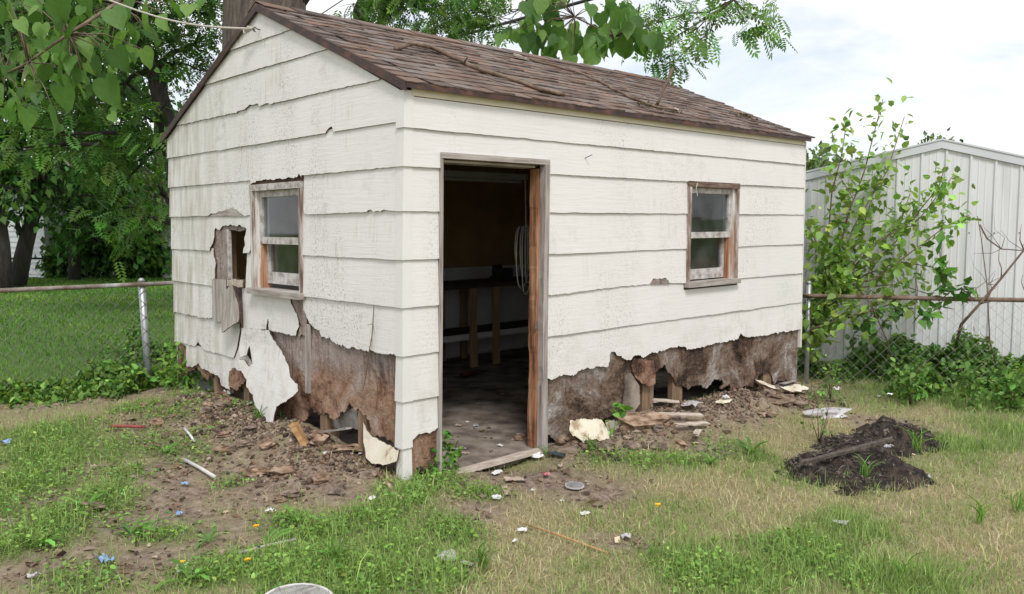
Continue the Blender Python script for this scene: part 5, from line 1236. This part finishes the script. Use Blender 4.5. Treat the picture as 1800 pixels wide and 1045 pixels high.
rosette(455, 765, 12, .18, 'long bladed tuft under the peeled gable board', .9)
rosette(1150, 985, 9, .13, 'leaf tuft below the tall dandelion flower', .9, (.14, .24, .06))
rosette(590, 1000, 14, .2, 'tall feathery rosette inside the clover carpet', 1.0)
rosette(850, 1000, 12, .2, 'tall grassy tuft at the right of the clover', 1.6, (.13, .24, .05))
rosette(1520, 850, 9, .22, 'tall grass tuft at the near edge of the compost', 2.0, (.16, .3, .06))
rosette(1610, 800, 9, .24, 'tall grass tuft at the right of the compost', 2.0, (.16, .3, .06))
rosette(1725, 920, 8, .2, 'pale tall grass tuft in the right foreground', 2.0, (.16, .3, .06))
rosette(1790, 900, 8, .2, 'pale grass tuft at the right edge of the yard', 2.0, (.16, .3, .06))
rosette(1585, 1030, 9, .18, 'broad grass tuft at the bottom right', 1.2, (.14, .27, .05))
rosette(960, 800, 8, .12, 'grass tuft beside the right door post', 1.2)
rosette(1040, 800, 12, .14, 'grass tuft under the cream siding fragment', 1.4)
def dandelion(a, b, h, label):
    q = np.array(gp(a, b)); e = empty('dandelion_flower', tuple(q), label, 'flower', 'yellow dandelion flowers')
    MB().tube([(0, 0, 0), (.01, 0, h*.6), (0, .01, h)], .0025, 5).build('stalk', m_stalk, e)
    m = MB()
    for k in range(14):
        t = k*2.4; r = .006+.011*(k/14); n = len(m.V); c, s = math.cos(t), math.sin(t)
        m.V += [(0, .01, h), (r*c-.004*s, .01+r*s+.004*c, h+.006), (r*1.25*c, .01+r*1.25*s, h+.003), (r*c+.004*s, .01+r*s-.004*c, h+.006)]; m.F.append((n, n+1, n+2, n+3))
    m.tube([(0, .01, h-.008), (0, .01, h+.006)], [.006, .009], 8); m.build('flower_head', 'yellow', e)
m_stalk = m_noise('green_stalk', [(.3, (.1, .2, .04)), (.7, (.16, .27, .07))], 9)
dandelion(1158, 965, .20, 'tall yellow dandelion flower standing in the right foreground grass'); dandelion(437, 1003, .04, 'low yellow dandelion flower beside the clover carpet'); dandelion(320, 1001, .04, 'low yellow dandelion flower next to white paper scrap'); dandelion(452, 936, .03, 'small yellow flower on the bare soil by the rosette')

# ------------------------------------------------------------------ rubbish
def lump(name, loc, size, mat, label, cat, group=None, seed=0, rot=0.0, tilt=0.0, rough=.35, sink=.2):
    R = np.random.default_rng(seed); V = []; nu, nv = 9, 6
    for j in range(nv+1):
        th = math.pi*j/nv
        for i in range(nu):
            ph = 2*math.pi*i/nu; r = 1+R.normal(0, rough*.4)
            cx = math.copysign(abs(math.sin(th)*math.cos(ph))**.75, math.cos(ph)); cy = math.copysign(abs(math.sin(th)*math.sin(ph))**.75, math.sin(ph)); cz = math.copysign(abs(math.cos(th))**.8, math.cos(th))
            V.append((cx*size[0]*r/2, cy*size[1]*r/2, cz*size[2]*(1+R.normal(0, rough*.2))/2 + size[2]*(.5-sink)))
    Fc = [(j*nu+i, j*nu+(i+1) % nu, (j+1)*nu+(i+1) % nu, (j+1)*nu+i) for j in range(nv) for i in range(nu)]
    o = mobj(name, V, Fc, mat, None, False, loc); o.rotation_euler = (tilt, tilt*.6, rot); return tag(o, label, cat, group)
def shard(name, loc, l, w_, th, mat, label, cat, group=None, seed=0, rot=(0, 0, 0), amp=.008, curl=0.0, edge=None):
    R = random.Random(seed); pts = []
    for i in range(9):
        t = 2*math.pi*i/9; k = R.uniform(.75, 1.1); c, s = math.cos(t), math.sin(t)
        pts.append((math.copysign(abs(c)**.6, c)*l/2*k, math.copysign(abs(s)**.6, s)*w_/2*k))
    pts = rag(pts+[pts[0]], amp*min(1, w_/.1), .012 if l < .3 else .02, seed)[:-1]
    fn = (lambda u, o, z: (u, z, o), lambda u, z: th+curl*(u*u)/(l*l)*4+.004*math.sin(u*40+z*33))
    o = slab_poly(name, pts, fn, th, mat, None, max(l, w_)/6, False, edge); o.location = loc; o.rotation_euler = rot
    return tag(o, label, cat, group)
def plank(name, loc, l, w_, t, mat, label, cat, group=None, rot=(0, 0, 0), seed=0):
    R = random.Random(seed); V = []; n = 6
    for i in range(n+1):
        x = -l/2+l*i/n
        for y, z in ((-1, 0), (1, 0), (1, 1), (-1, 1)):
            e = R.uniform(-.06, .06)*l if i in (0, n) else 0
            V.append((x+e, y*w_/2*R.uniform(.85, 1.08), z*t*R.uniform(.8, 1.1)))
    Fc = [(i*4+j, i*4+(j+1) % 4, i*4+4+(j+1) % 4, i*4+4+j) for i in range(n) for j in range(4)] + [(0, 3, 2, 1), tuple(n*4+j for j in range(4))]
    o = mobj(name, V, Fc, mat, None, False, loc); o.rotation_euler = rot; return tag(o, label, cat, group)
def crumple(name, loc, l, w_, h, mat, label, cat, group=None, seed=0, rot=0):
    R = np.random.default_rng(seed); n = 7; V = []
    for i in range(n):
        for j in range(n):
            e = .75+.25*R.random() if i in (0, n-1) or j in (0, n-1) else 1
            V.append(((i/(n-1)-.5)*l*e+R.normal(0, l*.035), (j/(n-1)-.5)*w_*e+R.normal(0, w_*.035), abs(float(vnoise(i*.55+seed, j*.55, seed))-.5)*1.5*h + abs(R.normal(0, h*.10))+.003))
    o = mobj(name, V, [(i*n+j, (i+1)*n+j, (i+1)*n+j+1, i*n+j+1) for i in range(n-1) for j in range(n-1)], mat, None, False, loc)
    o.rotation_euler = (0, 0, rot); return tag(o, label, cat, group)
# along the gable wall
plank('wood_chunk', gp(527, 800, .03), .20, .085, .035, 'wood_orange', 'split orange wood block leaning upright in the soil by the gable', 'wood', None, (.25, -.95, 2.0), 1)
WG = 'rotten wood lumps by the gable'
for i, (a, b, l, w_, h, lab) in enumerate(((500, 835, .16, .12, .07, 'dark crumbly wood lump below the orange block'), (560, 800, .2, .13, .09, 'brown rotten lump right of the orange block'), (610, 815, .22, .1, .05, 'flat brown rotten lump under the studs'), (565, 855, .1, .08, .07, 'small tan fibre lump in the middle of the soil'), (470, 800, .14, .1, .05, 'brown lump left of the orange block'), (440, 830, .13, .1, .05, 'low brown lump near the pipe end'), (400, 775, .18, .07, .03, 'long tan bark piece under the left studs'), (270, 787, .11, .08, .05, 'orange tan lump in the weeds below red stick'), (150, 897, .14, .1, .06, 'dark soil lump in the left foreground weeds'), (650, 850, .12, .1, .05, 'soil lump near the corner post'))):
    lump('wood_lump', gp(a, b), (l, w_, h), 'wood_chip' if i not in (8, 9) else 'clod', lab, 'wood', WG, i+100, i*1.1, .1, .6)
def at_g(px, py, off): v, z = G(px, py, off); return T((-off, v, z))
slab_poly('curled_board', rag([CG4(*p) for p in [(1042, 700), (1058, 745), (1080, 775), (1130, 800), (1180, 822), (1228, 846), (1226, 895), (1170, 916), (1110, 910), (1075, 878), (1060, 825), (1046, 790)]], .004, .013, 97), (Mg, lambda v, z: .03+.28*max(0, .2-z)), .009, 'frag', shed, .05, True, 'rot')
shard('siding_fragment', gp(598, 778, .05), .15, .08, .008, 'frag', 'small pale siding fragment under the gable studs', 'siding', 'fallen siding fragments', 5, (.5, .2, -1.2), .008, .01, 'rot')
plank('curved_strip', at_g(590, 758, .05), .34, .03, .012, 'grey_wood_h', 'thin grey strip drooping below the cobwebbed hole', 'wood', None, (0, .25, math.pi/2), 8)
# front wall
def leaning(poly, off, tilt_, seed, label):
    P = [F(920+x*.3062, 500+y*.3062, off) for x, y in poly]; zb_ = min(z for u, z in P); c = (sum(u for u, z in P)/len(P), -off, zb_)
    o = slab_poly('siding_fragment', rag([(u-c[0], z-zb_) for u, z in P], .006, .013, seed), (Mf, lambda u, z: -tilt_*z+.012*math.sin(u*14)), .010, 'frag', None, .06, False, 'rot')
    o.location = c; return tag(o, label, 'siding', 'fallen siding fragments')
leaning([(290, 850), (312, 802), (360, 787), (420, 782), (470, 782), (482, 830), (500, 850), (522, 882), (470, 892), (400, 888), (345, 912), (322, 880), (300, 880)], .20, .5, 11, 'largest cream siding fragment leaning before the front wall')
leaning([(490, 800), (530, 782), (566, 790), (570, 835), (530, 862), (490, 840)], .14, .4, 12, 'tan fragment behind the largest cream fragment')
shard('siding_fragment', gp(1395, 706, .05), .50, .14, .012, 'frag', 'pale siding strip at the far end of the front wall', 'siding', 'fallen siding fragments', 13, (.25, .08, .1), .008, .02, 'rot')
shard('siding_fragment', gp(1345, 706, .06), .32, .12, .02, 'frag', 'tan split board slanting at the far rubble heap', 'siding', 'fallen siding fragments', 14, (.3, .35, -.3), .01, .0, 'rot')
shard('siding_fragment', gp(1270, 738, .015), .26, .09, .012, 'frag', 'flat tan board lying before the rubble heap', 'siding', 'fallen siding fragments', 15, (.05, 0, .1), .008, .0, 'rot')
for i, (a, b, l, w_, h, lab) in enumerate(((1130, 770, .42, .26, .12, 'broad reddish rotten heap right of the cream fragment'), (1190, 735, .3, .2, .12, 'brown heap under the cat hole'), (1240, 715, .55, .16, .16, 'long fallen roll of rotten fibreboard'), (1310, 705, .34, .22, .14, 'brown rubble lump left of the split boards'), (1370, 720, .4, .22, .1, 'brown rubble lump under the pale siding strip'), (1110, 795, .14, .1, .07, 'small tan clod before the reddish heap'), (1000, 790, .16, .12, .09, 'soil clod at the foot of the front sheathing'), (985, 770, .14, .1, .1, 'brown crumbled clod beside the door post'), (925, 768, .12, .09, .04, 'orange brown flake on the shed floor by the jamb'))):
    lump('rubble_lump', gp(a, b) if i < 8 else (*plane_hit(915, 770, 2, -.025)[:2], -.03), (l, w_, h), 'wood_chip' if i % 2 == 0 else 'clod', lab, 'rubble', 'rotten rubble along the front wall', i+200, (i*.7) % 1.0-.5 if i != 2 else .12, .05, .6, .35)
for i, (a, b, l, r, lab) in enumerate(((1195, 765, .34, -.5, 'topmost grey splintered lath in the front rubble'), (1215, 772, .30, -.2, 'pale splintered lath crossing the front rubble'), (1225, 782, .22, .5, 'short pale lath nearest the grass'), (1170, 752, .2, -.8, 'dark grey lath end by the reddish heap'))):
    plank('broken_lath', gp(a, b, .05), l, .045, .012, 'splinter', lab, 'wood', 'broken laths in the front rubble', (.15, .08, r), i+30)
crumple('plastic_scrap', gp(1215, 752, .03), .2, .14, .05, 'plastic_grey', 'clear grey plastic film in the front rubble', 'litter', 'litter', 3, .4)
crumple('plastic_scrap', gp(1150, 745, .03), .09, .06, .04, 'plastic_grey', 'small grey plastic scrap under the cat hole', 'litter', 'litter', 4, .9)
crumple('paper_scrap', np.array(CR6(1045, 650) and (CR6(1045, 650)[0], -.22, CR6(1045, 650)[1]+.02)), .07, .05, .05, 'paper', 'white and red wrapper on the fallen fibreboard roll', 'litter', 'litter', 5, .9)
# general litter
LT = [('paper_scrap', 1028, 908, .07, .05, .015, 'paper', 'white paper bit in the grass right of the clover'), ('paper_scrap', 1100, 950, .06, .05, .02, 'plastic_grey', 'pale grey cap shaped scrap in the foreground grass'),
      ('paper_scrap', 873, 882, .08, .04, .03, 'paper', 'white scrap at the right edge of the clover'), ('paper_scrap', 918, 937, .06, .04, .02, 'paper', 'small white bit above the brown vine in the grass'), ('paper_scrap', 905, 953, .04, .02, .012, 'paper', 'tiny white bit left of the foreground grass'),
      ('plastic_sheet', 785, 982, .14, .10, .02, 'plastic_grey', 'crumpled grey plastic sheet in the foreground'), ('paper_scrap', 820, 992, .08, .03, .012, 'plastic_grey', 'thin grey strip beside the crumpled sheet'),
      ('paper_scrap', 945, 803, .10, .08, .04, 'paper', 'crumpled white paper at the right end of the threshold'), ('candy_wrapper', 960, 832, .05, .05, .04, 'pink', 'pink wrapper before the doorway'), ('paper_scrap', 985, 818, .06, .04, .025, 'cardboard', 'pale pinkish scrap near the dark green rag'),
      ('green_rag', 978, 805, .16, .07, .03, 'green_scrap', 'dark green scrap beside the right door post'), ('cardboard_piece', 905, 843, .14, .07, .015, 'cardboard', 'tan cardboard piece before the threshold'), ('paper_scrap', 872, 833, .10, .05, .02, 'paper', 'torn white paper before the middle of the threshold'),
      ('cardboard_piece', 890, 866, .16, .04, .012, 'cardboard', 'long tan strip nearer the grass before the doorway'), ('paper_scrap', 936, 866, .03, .03, .012, 'paper', 'tiny white bit by the grey disc'), ('paper_scrap', 988, 884, .03, .02, .01, 'paper', 'tiny white speck below the grey disc'),
      ('paper_scrap', 1613, 843, .06, .05, .05, 'paper', 'left of two white tissues beside the compost'), ('paper_scrap', 1628, 848, .05, .05, .04, 'paper', 'right of two white tissues beside the compost'), ('paper_scrap', 1476, 928, .09, .05, .015, 'plastic_grey', 'pale scrap in the right foreground grass'),
      ('paper_scrap', 1472, 688, .07, .05, .05, 'paper', 'white cup scrap in the dirt by the far shed corner'), ('paper_scrap', 1545, 700, .05, .04, .03, 'paper', 'white bit at the edge of the right weeds'), ('paper_scrap', 318, 1003, .07, .04, .02, 'paper', 'white paper scrap beside a low dandelion'),
      ('blue_scrap', 185, 990, .09, .05, .04, 'pale_blue', 'pale blue plastic scrap in the left foreground'), ('blue_scrap', 5, 785, .10, .07, .05, 'pale_blue', 'blue plastic scrap at the left picture edge'), ('blue_scrap', 103, 690, .06, .05, .04, 'blue', 'bright blue cap near the left fence'), ('blue_scrap', 316, 908, .05, .04, .025, 'pale_blue', 'blue bit on the bare soil at left'),
      ('blue_scrap', 326, 845, .06, .04, .015, 'pale_blue', 'pale blue film beside the white pipe'), ('paper_scrap', 65, 697, .14, .05, .03, 'paper', 'white litter strip below the left fence'), ('paper_scrap', 60, 1015, .05, .04, .03, 'plastic_grey', 'grey bit near the lower left corner'), ('paper_scrap', 655, 886, .05, .04, .03, 'paper', 'white bit above the clover carpet'),
      ('paper_scrap', 475, 905, .05, .04, .03, 'paper', 'pale bit on the soil above the leafy rosette'), ('paper_scrap', 572, 818, .03, .03, .03, 'paper', 'white stub in the wood chips'), ('paper_scrap', 633, 820, .05, .02, .015, 'paper', 'white curl under the cream leaning fragment'), ('plastic_bottle', 403, 722, .16, .08, .06, 'plastic_grey', 'crushed clear bottle under the rotten gable end'), ('paper_scrap', 442, 735, .07, .05, .04, 'paper', 'white scrap in the weeds under the peeled board')]
for i, (nm, a, b, l, w_, h, mt, lab) in enumerate(LT):
    crumple(nm, gp(a, b, .012), l, w_, h, mt, lab, 'litter', 'litter', 300+i, i*.8)
# round lids
def disc(name, loc, r, h, mat, label, tilt=0):
    m = MB(); m.tube([(0, 0, 0), (0, 0, h), (0, 0, h), (0, 0, h*.7)], [r, r*.98, r*.9, r*.88], 28, True); o = m.build(name, mat, None, False, loc=loc); o.rotation_euler = (tilt, 0, 0); return tag(o, label, 'lid')
disc('grey_disc', gp(1010, 863, .012), .058, .008, 'plastic_grey', 'round grey disc lying before the doorway', .05)
disc('bucket_lid', gp(522, 1082, .02), .15, .035, 'lid', 'dirty white round bucket lid cut by the bottom edge', .08)
# pipe, red stick, white straw
def rod(name, A_, B_, r, mat, label, cat, ring=False):
    A_ = np.array(A_); B_ = np.array(B_); o = MB().tube([(0, 0, 0), (B_-A_)*.5+np.array([0, 0, .004]), B_-A_], r, 10, True).build(name, mat, None, True, loc=tuple(A_)); return tag(o, label, cat)
rod('white_pipe', gp(325, 812, .03), gp(378, 840, .03), .011, 'lid', 'white plastic pipe lying on the soil at left', 'pipe'); rod('red_stick', gp(195, 754, .03), gp(255, 756, .03), .012, 'red', 'dark red stick in the left weeds', 'stick'); rod('white_straw', gp(325, 765, .05), gp(342, 782, .02), .008, 'paper', 'short white tube under the gable weeds', 'tube')
rod('dead_stem', gp(920, 925, .02), gp(1070, 985, .02), .005, 'wood_orange', 'long reddish stem in the foreground grass', 'stem'); rod('dead_stem', gp(420, 980, .02), gp(520, 958, .02), .007, 'grey_wood_h', 'grey stick left of the clover carpet', 'stick')
rod('branch_stub', gp(660, 845, .02), gp(705, 890, .02), .010, 'wood_chip', 'brown stick on the soil by the corner post', 'stick')

# compost heap
hc = np.array(GR(1505, 795)); hz0 = float(ground_z(*hc))
ax_ = np.array(GR(1590, 750))-np.array(GR(1430, 830)); la = np.linalg.norm(ax_); ax_ = ax_/la; ay_ = np.array([-ax_[1], ax_[0]])
e = empty('compost_heap', (hc[0], hc[1], hz0), 'long heap of black compost and rotten roots on the grass', 'heap')
LOB = [(*GR(1580, 776), .36, .25), (*GR(1535, 788), .34, .18), (*GR(1470, 828), .38, .19), (*GR(1555, 840), .34, .16), (*GR(1430, 840), .26, .16), (*GR(1475, 790), .26, .14), (*GR(1510, 855), .28, .11), (*GR(1510, 812), .34, .16)]
def heap_h(x_, y_):
    h_ = 0*x_
    for a_, b_, r_, k_ in LOB: h_ = np.maximum(h_, k_*np.exp(-((x_-a_)**2+(y_-b_)**2)/(r_*r_*.55)))
    return h_*.8*(.1+1.75*fbm(x_*8, y_*8, 8)) + (fbm(x_*19, y_*19, 18)-.47)*.10*np.clip(h_*14, 0, 1) - .036
hx = np.linspace(hc[0]-1.3, hc[0]+1.3, 120); HX, HY = np.meshgrid(hx, hx-hc[0]+hc[1], indexing='ij')
HZ = heap_h(HX, HY)
V = np.stack([HX-hc[0], HY-hc[1], np.maximum(HZ, -.06) + plane_z(HX, HY)+(fbm(HX*1.1, HY*1.1, 21)-.47)*.09-hz0], -1).reshape(-1, 3)
ii = np.arange(120*120).reshape(120, 120); Fq = np.stack([ii[:-1, :-1], ii[1:, :-1], ii[1:, 1:], ii[:-1, 1:]], -1).reshape(-1, 4)
okv = (HZ > -.045).ravel(); Fq = Fq[okv[Fq].all(1)]
fast('heap_mound', V, Fq, 'compost', e)
m = MB()
for k in range(1500):
    q = rnd.choice(LOB); x_ = q[0]+rnd.gauss(0, q[2]*.45); y_ = q[1]+rnd.gauss(0, q[2]*.45); z = float(heap_h(np.array(x_), np.array(y_)))
    if z < -.01: continue
    d3 = rdir(1)[0]*np.array([1, 1, .35])*rnd.uniform(.015, .075); p3 = np.array([x_-hc[0], y_-hc[1], z+.008+float(plane_z(x_, y_))-hz0])
    if k % 3 == 0: m.tube([p3-d3*.35, p3+rdir(1)[0]*.006, p3+d3*.35], [.004, rnd.uniform(.008, .022), .003], 5)
    else: m.tube([p3-d3, p3+d3*.2+rdir(1)[0]*.012, p3+d3], [.002, .0045, .0015], 4)
o = m.build('root_strands', m_noise('dark_roots', [(.3, (.018, .013, .011)), (.5, (.05, .038, .03)), (.66, (.2, .165, .135))], 20), e); o['kind'] = 'stuff'
hA, hB = np.array([*GR(1402, 848), hz0+.12]), np.array([*GR(1562, 822), hz0+.17]); hd_ = hB-hA
plank('rotten_plank', tuple((hA+hB)/2), float(np.linalg.norm(hd_)), .035, .02, 'bark', 'brown rotten stick lying along the near side of the compost', 'wood', None, (.1, -math.asin(hd_[2]/np.linalg.norm(hd_)), math.atan2(hd_[1], hd_[0])), 60)
crumple('paper_scrap', (*GR(1475, 770), hz0+.14), .07, .05, .02, 'paper', 'white scrap on the left of the compost', 'litter', 'litter', 61); crumple('paper_scrap', (*GR(1563, 748), hz0+.22), .06, .04, .02, 'paper', 'white scrap on top of the compost', 'litter', 'litter', 62)
crumple('paper_scrap', (*GR(1560, 828), hz0+.15), .07, .05, .03, 'plastic_grey', 'pale scrap on the near end of the compost', 'litter', 'litter', 63)
lump('tarp_lump', gp(1455, 738), (.42, .16, .09), 'plastic_grey', 'crumpled grey tarp lump behind the compost', 'tarp', None, 71, -.5, 0, 1.0)
lump('soil_clod', gp(1500, 872), (.22, .08, .05), 'compost', 'dark clod in the grass before the compost', 'clod', None, 72, -.5, 0, .8)
# stones/soil clods as small pieces along the walls
for i in range(60):
    if i < 30: a, b = rnd.uniform(360, 690), 0; v = G(a, 760)[0]; x_, y_ = -rnd.uniform(.06, .75), v+rnd.uniform(-.2, .2)
    else: x_, y_ = rnd.uniform(1.3, 4.5), -rnd.uniform(.06, .6)
    s = rnd.uniform(.03, .09)
    o = lump('soil_clod', (x_, y_, float(ground_z(x_, y_))), (s*1.3, s, s*.7), 'clod' if i % 3 else 'wood_chip', 'small brown soil clod scattered at the foot of the gable wall' if i < 30 else 'small brown soil clod scattered along the front wall', 'clod', 'clods by the gable' if i < 30 else 'clods by the front wall', 400+i, i, 0, .7)

# ------------------------------------------------------------------ inside the shed
bz = plane_hit(850, 490, 1, 3.1)[2]
bench = empty('workbench', (2.9, 3.15, -.03), 'wooden workbench with lower shelf inside the shed', 'workbench')
def bb(nm, x0, x1, y0, y1, z0, z1, mt): return MB().box((x0-2.9, y0-3.15, z0+.03), (x1-2.9, y1-3.15, z1+.03)).build(nm, mt, bench)
bb('bench_top', 1.2, L-.1, 2.80, 3.42, .83, .88, 'dark_wood'); bb('shelf', 1.2, L-.1, 2.86, 3.40, .30, .33, 'dark_wood'); bb('shelf_edge', 1.2, L-.1, 2.845, 2.858, .27, .335, 'panel_white'); bb('back_rail', 1.2, L-.1, 3.40, 3.43, .88, 1.02, 'panel_white')
for px_ in (832, 872):
    x_ = plane_hit(px_, 560, 1, 2.82)[0]; bb('leg', x_-.04, x_+.04, 2.80, 2.84, -.03, .83, 'bench'); bb('leg', x_-.04, x_+.04, 3.36, 3.40, -.03, .83, 'bench')
p = plane_hit(880, 475, 1, 3.0)
vs2 = empty('bench_vise', (p[0], 3.0, .88), 'dark iron vise standing on the workbench', 'vise')
MB().box((-.10, -.08, 0), (.10, .08, .05)).build('vise_base', 'cable', vs2); MB().box((-.08, -.14, .05), (.06, .02, .14)).build('vise_jaw', 'cable', vs2); MB().box((-.05, .03, .05), (.05, .09, .17)).build('vise_jaw', 'cable', vs2); MB().tube([(0, -.2, .08), (0, .05, .08)], .012, 6).build('vise_screw', 'cable', vs2)
p0, p1 = plane_hit(770, 305, 1, 2.6), plane_hit(921, 315, 1, 2.6)
lf = empty('strip_light', (p0[0], 2.6, p0[2]), 'unlit fluorescent strip light hanging in the shed', 'light')
MB().box((-.5, -.06, -.03), (p1[0]-p0[0], .06, .03)).build('housing', 'panel_white', lf); MB().tube([(-.45, 0, -.05), (p1[0]-p0[0]-.05, 0, -.05)], .016, 8).build('tube', 'paper', lf)
MB().tube([(.1, 0, .03), (.1, 0, .25)], .004, 4).build('hanger', 'cable', lf); MB().tube([(p1[0]-p0[0]-.1, 0, .03), (p1[0]-p0[0]-.1, 0, .25)], .004, 4).build('hanger', 'cable', lf)
cx_ = plane_hit(924, 450, 1, .35); cu = empty('coiled_cord', (cx_[0], .35, 1.50), 'grey extension cord hanging in loops inside the doorway', 'cord')
m = MB()
for k in range(6):
    pts = []; hw = .035+.008*k; hl = .16+.022*((k*7) % 5)
    for i in range(25):
        t = 2*math.pi*i/24; pts.append((math.sin(t)*hw+.012*math.sin(k*3), .02*k-.05+.01*math.cos(2*t), -hl*(1-math.cos(t))))
    m.tube(pts, .0048, 6, False)
m.build('cord_loops', 'cord', cu, True); MB().tube([(0, 0, .36), (.005, 0, 0), (0, 0, -.03)], .006, 6).build('hanging_end', 'cord', cu)
rp = plane_hit(826, 662, 2, -.03); crumple('red_rag', (rp[0], rp[1], -.027), .34, .2, .05, 'rag', 'dark red rag on the shed floor', 'rag', None, 81, .4)
for i in range(26):
    a, b = rnd.uniform(790, 930), rnd.uniform(670, 800); p = plane_hit(a, b, 2, -.03); s = rnd.uniform(.015, .05)
    crumple('floor_scrap', (p[0], p[1], -.028), s*1.4, s, .012, rnd.choice(['cardboard', 'paper', 'clod', 'wood_chip', 'plastic_grey']), 'small scrap scattered on the dim shed floor', 'litter', 'scraps on the shed floor', 500+i, i)

# ------------------------------------------------------------------ on and above the roof
def branch(name, pts, r, label, forks=(), mat='twig', cat='branch'):
    pts = [np.array(p) for p in pts]; e = empty(name, tuple(pts[0]), label, cat, 'fallen branches on the roof'); n = len(pts)
    dense = []
    for i in range(n-1):
        for k in range(3): dense.append(pts[i]+(pts[i+1]-pts[i])*k/3+np.array([0, 0, rnd.uniform(-.004, .008)]))
    dense.append(pts[-1])
    MB().tube([p-pts[0] for p in dense], [r*(.55+.45*math.sin(math.pi*min(1, .25+i/len(dense)*.6)))*rnd.uniform(.85, 1.1) for i in range(len(dense))], 7).build('branch_stem', mat, e, True)
    for f in forks: MB().tube([np.array(p)-pts[0] for p in f], [r*.4, r*.3, r*.15][:len(f)], 5).build('twig', mat, e, True)
    return e
C8 = lambda x, y, dz=.03: Rf(680+x*.4222, y*.4222, dz)
branch('fallen_branch', [C8(35, 205), C8(80, 190, .06), C8(130, 185, .08), C8(185, 200, .05), C8(320, 262), C8(400, 296, .04), C8(530, 334), C8(640, 372, .04), C8(740, 396)], .017, 'longest dead branch lying across the shingles', [[C8(130, 185, .08), C8(90, 180, .12), C8(45, 200, .1)], [C8(320, 262), C8(335, 240, .1)]])
branch('fallen_branch', [C8(590, 246), C8(680, 270), C8(780, 298), C8(890, 340), C8(940, 372), C8(1010, 404), C8(1120, 445), C8(1200, 460)], .011, 'thin pale dead branch lying right of the longest one', [[C8(890, 335), C8(925, 325, .06)], [C8(1000, 380), C8(1050, 390, .05), C8(1100, 410)], [C8(940, 370), C8(1000, 375, .04), C8(1060, 372, .05)]])
tw_ = C8(1125, 440); branch('upright_twig', [tw_, tw_+(at(680+1150*.4222, 380*.4222, dep(tw_))-tw_), at(680+1170*.4222, 335*.4222, dep(tw_)), at(680+1192*.4222, 285*.4222, dep(tw_))], .014, 'dead twig standing upright out of the roof debris', [[at(680+1170*.4222, 335*.4222, dep(tw_)), at(680+1210*.4222, 350*.4222, dep(tw_)-.05)]])
plank('wood_sliver', tuple(C8(560, 243, .03)), .18, .05, .02, 'splinter', 'pale wood sliver on the upper shingles', 'wood', None, (ang, .05, .2), 90)
plank('wood_sliver', tuple(C8(1203, 460, .03)), .06, .04, .015, 'splinter', 'small pale chip near the eave end of the debris', 'wood', None, (ang, .05, .8), 91)
for (a, b, n, lab) in ((1500, 490, 90, 'dark clump of dead leaves on the far shingles'), (1110, 450, 120, 'nest of dead leaves and twigs at the upright twig')):
    c = C8(a, b, .015); P = c[None]+NR.normal(0, 1, (n, 3))*np.array([.10, .05, .008]) ; P[:, 2] += (P[:, 1]-c[1])*SLP
    V, Fc, cc = scatter(LEAF, P-c[None], orient(NR.normal(0, 1, (n, 3))*np.array([1, 1, .4]), NR.normal(0, .5, (n, 3))+np.array([0, -.4, 1])), NR.uniform(.02, .06, n), np.array([[.07, .055, .03]])*np.exp(NR.normal(0, .4, (n, 1))))
    o = fast('leaf_litter', V, Fc, 'grass', None, cc); o.location = c; tag(o, lab, 'leaves')
# rope to the gable hook, service cable
hkp = np.array(T(Mg(hk[0], .06, hk[1])))
A_ = hkp; B_ = at(190, 0, 6.2); C_ = at(-150, -60, 5.2)
pts = [A_+(B_-A_)*t - np.array([0, 0, .06*math.sin(math.pi*t)]) for t in np.linspace(0, 1, 10)] + [C_]
e = empty('clothes_rope', tuple(A_), 'frayed white rope tied to the gable hook', 'rope'); MB().tube([p-A_ for p in pts], .0075, 6).build('rope_line', 'rope', e, True)
m = MB()
for k in range(3): m.tube([np.array([.0, .03*k, .0]), np.array([-.03, .05+.03*k, .02-.02*k]), np.array([-.01, .12+.02*k, .01*k])], .006, 5)
m.tube([np.array([0, .02, 0]), np.array([.02, -.03, -.05]), np.array([.035, -.08, -.12])], [.004, .003, .002], 5); m.build('knot', 'rope', e, True)
P0, P1 = at(500, 150, 24), at(1035, 0, 17); dirc = P1-P0
e = empty('overhead_cable', tuple(P0), 'black overhead cable crossing the sky behind the roof', 'cable'); MB().tube([dirc*0, dirc, dirc*2.2], .035, 6).build('cable_line', 'cable', e, True)
P0, P1 = at(420, 120, 30), at(600, 2, 28); e = empty('overhead_cable', tuple(P0), 'thin overhead wire beside the catalpa trunk', 'cable'); MB().tube([np.zeros(3), P1-P0, (P1-P0)*2.5], .018, 6).build('cable_line', 'cable', e, True)
